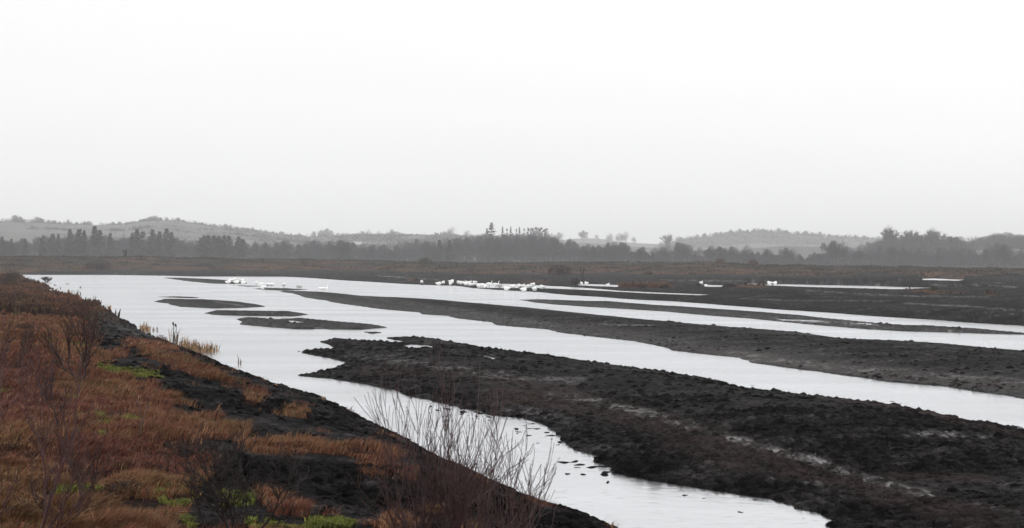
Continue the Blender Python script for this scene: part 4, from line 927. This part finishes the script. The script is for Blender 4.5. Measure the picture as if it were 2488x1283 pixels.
BG = [(0, 15, 690, 26, 44, 'dark round heather clump at the left edge beside the far end of the pond'), (0, 32, 681, 22, 30, 'taller dark heather clump behind the leftmost one'), (0, 68, 688, 14, 26, 'dark tussock on the tip of the bank at the pond corner'),
      (0, 45, 722, 16, 34, 'dark heather patch amid rust grass below the pond corner'), (2, 232, 795, 12, 22, 'small dark tussock beside the bare black peat of the bank'), (0, 303, 1205, 50, 110, 'large dark bush in the rust grass left of the bright moss'),
      (1, 390, 834, 22, 34, 'shaggy rust tussock on the bank edge left of the reeds'), (0, 1398, 692, 18, 22, 'dark heather bush beside the lone thin far shrub'), (0, 1698, 694, 8, 14, 'tiny dark tussock left of a pair of far swans'),
      (0, 1775, 697, 9, 26, 'low dark tussock at the left end of the far orange grass'), (0, 1812, 690, 7, 10, 'tiny dark tussock on the far orange grass'), (0, 1853, 693, 11, 22, 'dark tussock just left of the rightmost swans'),
      (1, 1515, 697, 12, 20, 'rust bush at the left end of the far rust patch'), (1, 1540, 698, 13, 30, 'rust bush in the far rust patch, second from the left'), (0, 1562, 698, 11, 26, 'darker bush in the middle of the far rust patch'),
      (1, 1590, 698, 10, 28, 'rust bush right of the darker one in the far rust patch'), (0, 1616, 699, 10, 24, 'dark bush closing the right end of the far rust patch'), (2, 1033, 640, 16, 34, 'rounded olive bush on the bog skyline in the middle'),
      (2, 737, 645, 20, 16, 'upright olive bush on the bog left of centre'), (0, 240, 655, 24, 60, 'broad dark bush on the bog behind the left of the pond'), (1, 1750, 640, 14, 26, 'reddish bush on the bog skyline right of centre'),
      (1, 1830, 645, 16, 24, 'reddish bush on the bog skyline right of another'), (0, 1576, 667, 9, 20, 'dark clump on the lower edge of the far bog right of the lone shrub'), (0, 2240, 669, 7, 12, 'dark dot of a bush above the far bright puddle'),
      (0, 1985, 668, 8, 12, 'small dark bush on the bog edge left of the far bright puddle'), (0, 2010, 669, 7, 22, 'low dark bush on the bog edge, right of the small one'), (0, 1360, 668, 26, 56, 'wide dim bush on the bog behind the lone thin shrub'),
      (0, 1011, 682, 8, 7, 'tiny dark stump of a bush on the far peat left of the swans'), (1, 2405, 716, 10, 16, 'orange tussock on the black flats at the far right'), (2, 2270, 706, 14, 16, 'thin olive bush on the far flats by the pool tip')]
for k, u, v, h, w_, lb in BG: put_bush(k, u, v, h, w_, lb, 'heather bushes and tussocks')
# tussocks along the bank and over the near peat
TB = [(1, 150, 1075), (0, 60, 800), (0, 180, 820), (1, 590, 930), (1, 612, 985), (1, 725, 985), (1, 940, 1085), (1, 905, 1090), (1, 868, 1075), (2, 640, 1070), (2, 700, 1075), (0, 520, 1050)]
TL = ['rust tussock in long red grass above the moss', 'dark heather clump in the upper rust grass near the left edge', 'dark heather clump behind the upper bare sapling', 'rust tussock at the tip of the grass strip by the water',
      'lone rust tussock on black peat below the grass strip', 'small rust tussock on black peat towards the water', 'rightmost orange tussock near the water below the ridge tip', 'orange tussock left of the rightmost one', 'orange tussock third from the right near the water',
      'olive tussock at the left end of the peat grass patch', 'olive tussock in the middle of the peat grass patch', 'dark tussock at the edge of rust grass and bare peat']
for (k, u, v), lb in zip(TB, TL): put_bush(k, u, v, 17, 40, lb, 'tussocks on the bank')

# ---------------------------------------------------------------- saplings and shrubs, bare
def sapling(name, label, u, v, hpx, wpx, seed, m_main, m_fine, stems=1, depth=4, r0=0.012, spread=0.5, up=0.5, dist=None, lean=0.0, group='bare saplings on the bank', nb=2, side=2, thick=1.0, base_z=None):
    if dist is None: x, y, z = ground_at(u, v)
    else:
        p = at_dist(u, v, dist); x, y = p[0], p[1]; z = z_at(x, y)
    d = math.hypot(x, y); h = hpx * d / F_PX; wd = wpx * d / F_PX
    if dist is not None: h = at_dist(u, v - hpx, dist)[2] - z
    rmin = d * 0.00016 / max(wd, 0.1)
    R = np.random.default_rng(seed); tm, tf = Tubes(), Tubes()
    for s_ in range(stems):
        dr = np.array([R.normal(0, 0.25) + lean + (0 if stems == 1 else (s_ / max(stems - 1, 1) - 0.5) * (1.1 if up > 0.5 else 1.7)), R.normal(0, 0.2), 1.0])
        grow(tm, tf, np.array([R.normal(0, 0.015), R.normal(0, 0.015), -0.03]), dr, 0.34, r0, depth, R, up, spread, nb, 1, 4, 5, 0.62, 0.10, side)
    V = np.array(tm.V + tf.V); zmax = np.percentile(V[:, 2], 99); hw = np.percentile(np.abs(V[:, 0]), 97) * 2
    sx, sz = wd / hw, h / zmax
    root = empty(name, (x, y, z))
    for tb, nm, mm in ((tm, 'stem', m_main), (tf, 'twigs', m_fine)):
        # squeeze the branch skeleton to the plant's size but keep the thickness of the wood
        tb.V = [v_ * np.array([sx, (sx + sz) / 2, sz]) for v_ in tb.V]
        tb.thicken(d * (0.00022 if nm == 'twigs' else 0.00032))
        o = tb.obj(nm, mm, root)
    return tag(root, label, 'sapling' if 'shrub' not in name else 'shrub', group)
sapling('birch_sapling', 'bare reddish birch sapling with a spreading crown, highest of the large ones on the grass', 195, 935, 190, 165, 71, M_DRKT, M_BIRCH, 2, 4, 0.014, 0.6)
sapling('birch_sapling', 'thin bare sapling below and left of the highest one', 152, 1050, 150, 110, 72, M_DRKT, M_DRKT, 1, 3, 0.012, 0.5)
sapling('birch_sapling', 'slim twin-stemmed sapling left of the large dark bush', 232, 1230, 150, 110, 73, M_DRKT, M_BIRCH, 2, 3, 0.010, 0.4)
sapling('birch_sapling', 'dark spreading bare tree beside bright moss at the bottom edge', 590, 1330, 270, 290, 74, M_DRKT, M_DRKT, 3, 4, 0.016, 0.75, 0.35)
sapling('birch_sapling', 'small dark bare sapling just left of the dark spreading one', 520, 1315, 170, 150, 75, M_DRKT, M_DRKT, 2, 3, 0.012, 0.6)
sapling('birch_sapling', 'pink-brown bare sapling nearest the viewer in the bottom left corner', 40, 1400, 560, 360, 76, M_REDT, M_REDT, 2, 4, 0.017, 0.5, 0.5, dist=8.2)
sapling('birch_sapling', 'faint bare sapling rising from grass at the left edge', 22, 900, 110, 120, 77, M_BIRCH, M_BIRCH, 2, 3, 0.009, 0.6)
sapling('birch_sapling', 'wispy sapling in the grass above the small patches of moss', 345, 1065, 90, 60, 78, M_BIRCH, M_BIRCH, 1, 2, 0.008, 0.5)
sapling('birch_sapling', 'dead bare sapling close to the viewer at the lower left', 150, 1350, 260, 230, 79, M_DRKT, M_BIRCH, 2, 3, 0.010, 0.7, dist=10.0)
sapling('willow_shrub', 'blurred red-brown bare shrub in front, left half of the foreground twigs over the channel', 1030, 1440, 520, 270, 81, M_REDT, M_REDT, 5, 3, 0.011, 0.6, 0.45, dist=7.4, side=3, group='foreground shrubs')
sapling('willow_shrub', 'blurred red-brown bare shrub in front, right half reaching over the bright channel', 1190, 1480, 460, 270, 82, M_REDT, M_REDT, 5, 3, 0.011, 0.65, 0.4, dist=7.2, side=3, group='foreground shrubs')
sapling('willow_shrub', 'low tangled dark red shrub at the bottom edge below the taller twigs', 1120, 1440, 330, 400, 83, M_BIRCH, M_BIRCH, 5, 3, 0.009, 0.6, 0.6, dist=8.2, group='foreground shrubs')
sapling('bog_shrub', 'lone thin dark upright shrub on the far peat behind the swans', 1415, 684, 36, 9, 84, M_DRKT, M_DRKT, 2, 2, 0.01, 0.25, 0.9, group='far shrubs')
sapling('bog_shrub', 'small bare shrub growing out of the water at the pond corner', 113, 686, 13, 22, 85, M_DRKT, M_DRKT, 6, 2, 0.02, 0.5, 0.7, group='far shrubs')
sapling('bog_shrub', 'tiny bare sapling on the bog skyline at the left', 305, 626, 18, 10, 86, M_DRKT, M_DRKT, 2, 3, 0.05, 0.4, 0.7, group='far shrubs')

# ---------------------------------------------------------------- reeds
def reed_clump(label, u, v, hpx, wpx, n, seed, dark=0.25, bent=0.3, cattail=0):
    x, y, z = ground_at(u, v); d = math.hypot(x, y); h = hpx * d / F_PX; wd = wpx * d / F_PX
    R = np.random.default_rng(seed); root = empty('reed_clump', (x, y, min(z, 0.0) if z < 0.05 else z))
    for nm, mm, cnt_ in (('leaves', M_REED, int(n * (1 - dark))), ('stems', M_REEDD, max(2, int(n * dark)))):
        if cnt_ < 1: continue
        V, Q, T = [], [], []
        for i in range(cnt_):
            bx = R.normal(0, 0.28) * wd; bx = max(min(bx, wd * .5), -wd * .5); by = R.normal(0, 0.15) * wd
            hh = h * R.uniform(0.4, 1.0) * (1 - 0.4 * abs(bx / wd)); ln = R.normal(0, 0.22); w0 = max(0.012, d * 0.00045) * R.uniform(0.8, 1.4)
            kink = R.random() < bent; pts = [np.array([bx, by, -0.1]), np.array([bx + ln * hh * 0.5, by, hh * 0.6])]
            pts.append(pts[1] + (np.array([ln * hh * 0.6, 0, hh * 0.4]) if not kink else np.array([np.sign(ln) * hh * 0.4, 0, -hh * R.uniform(-0.1, 0.25)])))
            b = len(V)
            for k_, p_ in enumerate(pts):
                w_ = w0 * (1, 0.8, 0.25)[k_]; V += [p_ - np.array([w_ / 2, 0, 0]), p_ + np.array([w_ / 2, w_ * .4, 0])]
            Q += [(b, b + 1, b + 3, b + 2), (b + 2, b + 3, b + 5, b + 4)]
        np_mesh(nm, np.array(V), [np.array(Q)], mm, parent=root)
    for i in range(cattail):
        tb = Tubes(); cx = (i - 0.5) * 0.12; hh = h * (1.0 if i == 0 else 0.93)
        tb.tube([(cx, 0, -0.1), (cx * .8, 0, hh * 0.85)], [0.014, 0.010], 4); st2 = tb.obj('stem', M_REEDD, root)
        tc_ = Tubes(); tc_.tube([(cx * .8, 0, hh * 0.84), (cx * .8 - .01, 0, hh * 0.87), (cx * .8 - .03, 0, hh * 0.97), (cx * .8 - .035, 0, hh)], [0.01, 0.034, 0.032, 0.006], 6); tc_.obj('seed_head', M_CAT, st2, True)
    return tag(root, label, 'reeds', 'reed clumps along the near shore')
RC = [('pale reed tuft in the water near the pond corner', 168, 714, 12, 14, 26, .1, .2, 0), ('thin dark reed stalks right of the pale tuft', 188, 718, 16, 16, 9, .9, .3, 0), ('orange reed tuft with a broken stalk off the grey shelf', 265, 750, 13, 10, 16, .1, .3, 0),
      ('two crooked dead stalks left of the orange tuft', 252, 750, 12, 14, 4, .9, .6, 0), ('orange reed clump at the shore below the grey shelf', 352, 805, 26, 22, 44, .2, .4, 0), ('short grey stalks right of the orange shore clump', 375, 804, 12, 18, 8, .8, .2, 0),
      ('tall cattails with brown heads on the shore', 425, 838, 54, 22, 12, .8, .5, 2), ('golden reeds just right of the tall cattails', 448, 846, 32, 36, 60, .3, .4, 0), ('densest golden reed clump on the shore', 475, 856, 34, 38, 110, .15, .3, 0),
      ('golden reeds at the outer end of the dense clump', 508, 856, 30, 30, 50, .4, .4, 0), ('outermost sparse reed stalks right of the golden clump', 525, 852, 18, 14, 14, .3, .1, 0), ('lone bent reed standing in open water', 582, 884, 28, 10, 6, .5, .5, 0),
      ('small reed tips poking over the black bank', 785, 972, 14, 10, 9, .3, .4, 0), ('dark crossed reed blades at the bank edge left of the shrub', 851, 1006, 24, 16, 8, .9, .4, 0), ('tiny pair of stalks in the water near the pond corner', 131, 694, 6, 10, 4, .9, .2, 0),
      ('tiny stalks farther along the bank tip', 146, 702, 6, 12, 5, .9, .2, 0), ('pinkish reed stubs standing in the pond right of the tip', 163, 691, 4, 14, 6, .2, .2, 0), ('single dark stub in open water near the left', 196, 700, 5, 5, 3, .9, .2, 0), ('small orange tips at the bank below the dark tussock', 668, 940, 9, 12, 10, .1, .2, 0)]
for i, (lb, u, v, h, w_, n, dk, bt, ct_) in enumerate(RC): reed_clump(lb, u, v, h, w_, n, 200 + i, dk, bt, ct_)

# ---------------------------------------------------------------- swans
def loft(path, rads, k=10, flat=1.0):
    V, Q = [], []
    path = [np.array(p, float) for p in path]
    for i, p in enumerate(path):
        d = path[min(i + 1, len(path) - 1)] - path[max(i - 1, 0)]; d /= np.linalg.norm(d) + 1e-9
        side_ = np.array([0, 1.0, 0]); upv = np.cross(side_, d); upv /= np.linalg.norm(upv) + 1e-9
        ry, rz = rads[i] if isinstance(rads[i], tuple) else (rads[i], rads[i])
        for j in range(k):
            t_ = 2 * math.pi * j / k; V.append(p + side_ * math.cos(t_) * ry + upv * math.sin(t_) * rz)
    for i in range(len(path) - 1):
        for j in range(k): Q.append((i * k + j, (i + 1) * k + j, (i + 1) * k + (j + 1) % k, i * k + (j + 1) % k))
    return V, Q
def swan(pose, m=None):
    m = m or M_SWAN
    leg = {'lying': 0.0, 'lump': 0.0, 'swim': -0.10, 'swimtuck': -0.10, 'stand': 0.30, 'alert': 0.30, 'preen': 0.30, 'sit': 0.0}[pose]
    zc = 0.20 + leg
    body = [((-0.56, 0, zc + 0.10), (0.015, 0.01)), ((-0.50, 0, zc + 0.09), (0.07, 0.03)), ((-0.38, 0, zc + 0.06), (0.15, 0.11)), ((-0.2, 0, zc + 0.03), (0.21, 0.19)), ((0.0, 0, zc + 0.02), (0.235, 0.215)), ((0.18, 0, zc + 0.02), (0.21, 0.20)), ((0.32, 0, zc + 0.03), (0.15, 0.15))]
    if pose in ('lying', 'lump', 'stand', 'swimtuck'):
        neck = [((0.40, 0, zc + 0.09), 0.085), ((0.40, 0.02, zc + 0.20), 0.06), ((0.30, 0.04, zc + 0.255), 0.052), ((0.17, 0.06, zc + 0.25), 0.05), ((0.06, 0.07, zc + 0.245), 0.062), ((-0.02, 0.08, zc + 0.235), 0.05), ((-0.06, 0.08, zc + 0.23), 0.02)]
        bill = ((-0.05, 0.08, zc + 0.23), (-0.15, 0.09, zc + 0.205))
    elif pose == 'sit':
        neck = [((0.42, 0, zc + 0.10), 0.085), ((0.45, 0, zc + 0.20), 0.06), ((0.42, 0, zc + 0.30), 0.05), ((0.44, 0, zc + 0.37), 0.055), ((0.50, 0, zc + 0.38), 0.05), ((0.56, 0, zc + 0.36), 0.03)]
        bill = ((0.55, 0, zc + 0.365), (0.64, 0, zc + 0.34))
    elif pose in ('alert', 'swim'):
        neck = [((0.42, 0, zc + 0.10), 0.085), ((0.46, 0, zc + 0.22), 0.055), ((0.45, 0, zc + 0.31), 0.046), ((0.47, 0, zc + 0.40), 0.042), ((0.50, 0, zc + 0.47), 0.048), ((0.55, 0, zc + 0.50), 0.056), ((0.61, 0, zc + 0.485), 0.042), ((0.64, 0, zc + 0.475), 0.02)]
        bill = ((0.63, 0, zc + 0.48), (0.73, 0, zc + 0.455))
    else:
        neck = [((0.42, 0, zc + 0.05), 0.085), ((0.50, 0, zc + 0.08), 0.055), ((0.56, 0, zc + 0.0), 0.045), ((0.54, 0, zc - 0.14), 0.042), ((0.46, 0, zc - 0.22), 0.052), ((0.40, 0, zc - 0.22), 0.035)]
        bill = ((0.41, 0, zc - 0.22), (0.32, 0, zc - 0.2))
    P_ = body + neck
    V, Q = loft([p[0] for p in P_], [p[1] for p in P_], 12)
    if pose == 'lump':
        V = [v_ * np.array([0.85, 1.15, 1.08]) for v_ in V]
    root = empty('swan'); b = np_mesh('body', np.array(V), [np.array(Q)], m, smooth_sh=True)
    sm_ = b.modifiers.new('subdivision', 'SUBSURF'); sm_.levels = 1; sm_.render_levels = 1
    parts = [b]
    t2 = Tubes(); t2.tube([bill[0], bill[1]], [0.025, 0.008], 5); parts.append(t2.obj('bill', M_BILL, smooth_sh=True))
    for s_ in (-1, 1):                                              # folded wings
        wV, wQ = loft([(0.24, s_ * 0.15, zc + 0.09), (0.12, s_ * 0.18, zc + 0.10), (-0.1, s_ * 0.19, zc + 0.11), (-0.32, s_ * 0.14, zc + 0.13), (-0.5, s_ * 0.07, zc + 0.14), (-0.6, s_ * 0.03, zc + 0.14)], [(0.03, 0.05), (0.07, 0.11), (0.075, 0.13), (0.06, 0.10), (0.035, 0.05), (0.008, 0.01)], 8)
        parts.append(np_mesh('wing', np.array(wV), [np.array(wQ)], m, smooth_sh=True))
    if leg > 0.1:
        for s_ in (-1, 1):
            t3 = Tubes(); t3.tube([(0.0, s_ * 0.08, leg + 0.06), (-0.03, s_ * 0.08, leg * 0.5), (0.0, s_ * 0.08, 0.02), (0.10, s_ * 0.08, 0.008)], [0.026, 0.014, 0.014, 0.02], 5); parts.append(t3.obj('leg', M_LEG))
    return reg(root, *parts)
SWP = {k: swan(k) for k in ('lying', 'lump', 'stand', 'alert', 'preen', 'sit', 'swim', 'swimtuck')}
SWP['cyg'] = swan('swimtuck', M_CYG); SWP['cygs'] = swan('lying', M_CYG)
SW = [(554.5, 688.6, 13, 'lying', 1, 'swan lying at the lower left corner of the leftmost flock on the mud spit'), (562, 685.6, 15, 'lying', -1, 'larger swan resting just above the lower left one of the leftmost flock'),
      (571, 683.5, 12, 'lying', 1, 'swan farthest back in the leftmost flock, partly behind its neighbour'), (574.5, 688.2, 13, 'lying', 1, 'swan in the front middle of the leftmost flock'),
      (587.6, 685.6, 12, 'lying', 1, 'swan at the back right of the leftmost flock'), (590.5, 691, 14, 'lump', -1, 'swan at the front right end of the leftmost flock'), (623, 694.5, 10, 'stand', 1, 'rounded standing swan first to the right of the leftmost flock'),
      (636, 698.5, 16, 'stand', -1, 'standing swan directly behind a lying one on the thin mud bar'), (639.5, 702.8, 14, 'lump', -1, 'swan lying on the left end of the thin mud bar'), (650, 700, 9, 'preen', -1, 'stooping swan half hidden left of the biggest standing swan'),
      (659, 700.2, 17, 'stand', 1, 'biggest standing swan on the thin mud bar'), (689.5, 700.5, 11, 'stand', -1, 'lone round standing swan toward the right of the thin mud bar'), (726.5, 699, 14, 'cyg', -1, 'greyish young swan alone on the water beyond the mud bar'),
      (779, 703.8, 14, 'swimtuck', -1, 'swimming swan with tucked head, left of the pair in open water'), (791, 703.8, 13, 'swim', 1, 'swimming swan with upright neck, right of the pair in open water'), (1025, 689.4, 9, 'lump', 1, 'lone small swan on the dark shore left of the main flock'),
      (1066, 692.2, 14, 'lying', 1, 'swan lying left in the first pair of the main flock'), (1077, 690.8, 9, 'lump', 1, 'swan right in the first pair of the main flock'), (1097, 689, 16, 'lump', 1, 'big rounded swan behind a smaller one on the dark shore'),
      (1094.5, 692.2, 10, 'lump', -1, 'small swan in front of the big rounded one on the dark shore'), (1116, 690.3, 14, 'lying', -1, 'swan at the left end of the densest huddle'), (1121, 692, 11, 'lying', -1, 'swan in front of the left end of the densest huddle'),
      (1129, 690.5, 11, 'sit', -1, 'swan with raised neck at the back left of the densest huddle'), (1135, 689, 11, 'sit', -1, 'swan with raised neck in the back middle of the densest huddle'), (1142, 689, 10, 'sit', 1, 'swan with raised neck at the back right of the densest huddle'),
      (1132, 694, 12, 'lying', 1, 'swan in the front middle of the densest huddle'), (1139, 695, 12, 'lying', 1, 'swan in the front right of the densest huddle'), (1153.5, 694, 12, 'stand', -1, 'tall standing swan just right of the densest huddle'),
      (1149, 698.2, 16, 'preen', -1, 'swan with head lowered to the water, right of the huddle'), (1163, 697.6, 14, 'lying', -1, 'swan resting on the mud tip, left of two touching ones'), (1171, 697.4, 12, 'lying', 1, 'swan resting on the mud tip, right of two touching ones'),
      (1180, 700.3, 10, 'lump', 1, 'small white mound of a swan at the front of the mud tip'), (1189, 697.5, 13, 'alert', 1, 'standing swan with raised head wading right of the huddle'), (1205, 698.5, 14, 'alert', 1, 'second wading swan with raised head, farther right'),
      (1214.5, 699, 16, 'cygs', 1, 'grey young swan sitting below the wading swans'), (1230.7, 706.5, 16, 'lump', -1, 'swan lying at the water edge, leftmost of the front row on the dark ridge'), (1246, 701.4, 14, 'lump', 1, 'swan on the dark ridge just right of the grey young swan'),
      (1263, 700.3, 15, 'lump', -1, 'cream-tinged swan on the dark ridge, left of a touching pair'), (1272.6, 700.3, 9, 'lump', -1, 'swan behind and right of the cream-tinged one'), (1286, 700.6, 14, 'lying', -1, 'swan in the right-hand pair on the dark ridge, nearer one'),
      (1294.5, 699.6, 13, 'stand', 1, 'swan in the right-hand pair on the dark ridge, taller one behind'), (1272.6, 709.3, 18, 'lump', 1, 'widest swan lying right at the water edge of the dark ridge'), (1299, 707.4, 13, 'lying', 1, 'pinkish-white swan preening low on the dark ridge'),
      (1317.6, 703, 17, 'lump', -1, 'rightmost swan on the dark ridge, slightly apart'), (1412.6, 693.2, 7, 'lump', -1, 'small swan at the left of a pair by the narrow far pool'), (1424.6, 692.8, 11, 'lump', -1, 'bigger swan at the right of a pair by the narrow far pool'),
      (1477, 695.6, 10, 'sit', 1, 'lone swan at the right end of the narrow far pool'), (1704, 693, 11, 'lump', 1, 'rounded swan beside a dark tussock far to the right'), (1714.7, 695.8, 10, 'swimtuck', -1, 'lower swan floating just right of the rounded one beside the tussock'),
      (1869.5, 691.4, 13, 'lump', -1, 'left one of the two rightmost far swans'), (1882.8, 691.8, 13, 'lump', 1, 'right one of the two rightmost far swans')]
for (u, v, wpx, pose, face, lb) in SW:
    x, y, z = ground_at(u, v); d = math.hypot(x, y)
    wm = wpx * d / F_PX; s_ = min(max(wm / 0.98, 0.88), 1.12) * 0.9
    fr_ = min(max((wm / s_ - 0.5) / 0.5, 0.0), 1.0); yaw = math.acos(fr_) * random.choice((-1, 1))
    if face < 0: yaw = math.pi - yaw
    az = math.atan2(x, y)
    pr = SWP[pose]
    zs_ = s_ * (1.3 if pose in ('lying', 'lump', 'cygs') else 1.05)
    o = put(pr, (x, y, z - 0.01), zs_, yaw - az, lb, 'swan', 'swans resting on the bog', sxy=s_ * 1.05)
# prototypes that stood in for nothing are removed
for k_, pr in list(SWP.items()) + [(i, p_) for i, p_ in enumerate(PR_DEC + PR_THIN + PR_OPEN + PR_CON + PR_GAP + PR_PINE + PB)]:
    if pr.name not in USED:
        for ch_ in CHILD[pr.name]: bpy.data.objects.remove(ch_)
        bpy.data.objects.remove(pr)

# ---------------------------------------------------------------- haze
hz = box('haze', -5200, 5200, -300, 5600, -2.2, 96, M_WATER, None)
mh = bpy.data.materials.new('moist_air'); mh.use_nodes = True; t_ = mh.node_tree; t_.nodes.clear()
pv_ = node(t_, 'ShaderNodeVolumePrincipled'); pv_.inputs['Color'].default_value = (0.985, 0.99, 1.0, 1); pv_.inputs['Density'].default_value = 0.00029; pv_.inputs['Anisotropy'].default_value = 0.0
oh = node(t_, 'ShaderNodeOutputMaterial'); t_.links.new(pv_.outputs[0], oh.inputs['Volume'])
hz.data.materials.clear(); hz.data.materials.append(mh)
tag(hz, 'thin grey mist over the bog', kind='stuff')
print('grid', NR, NC, 'trees', cnt)
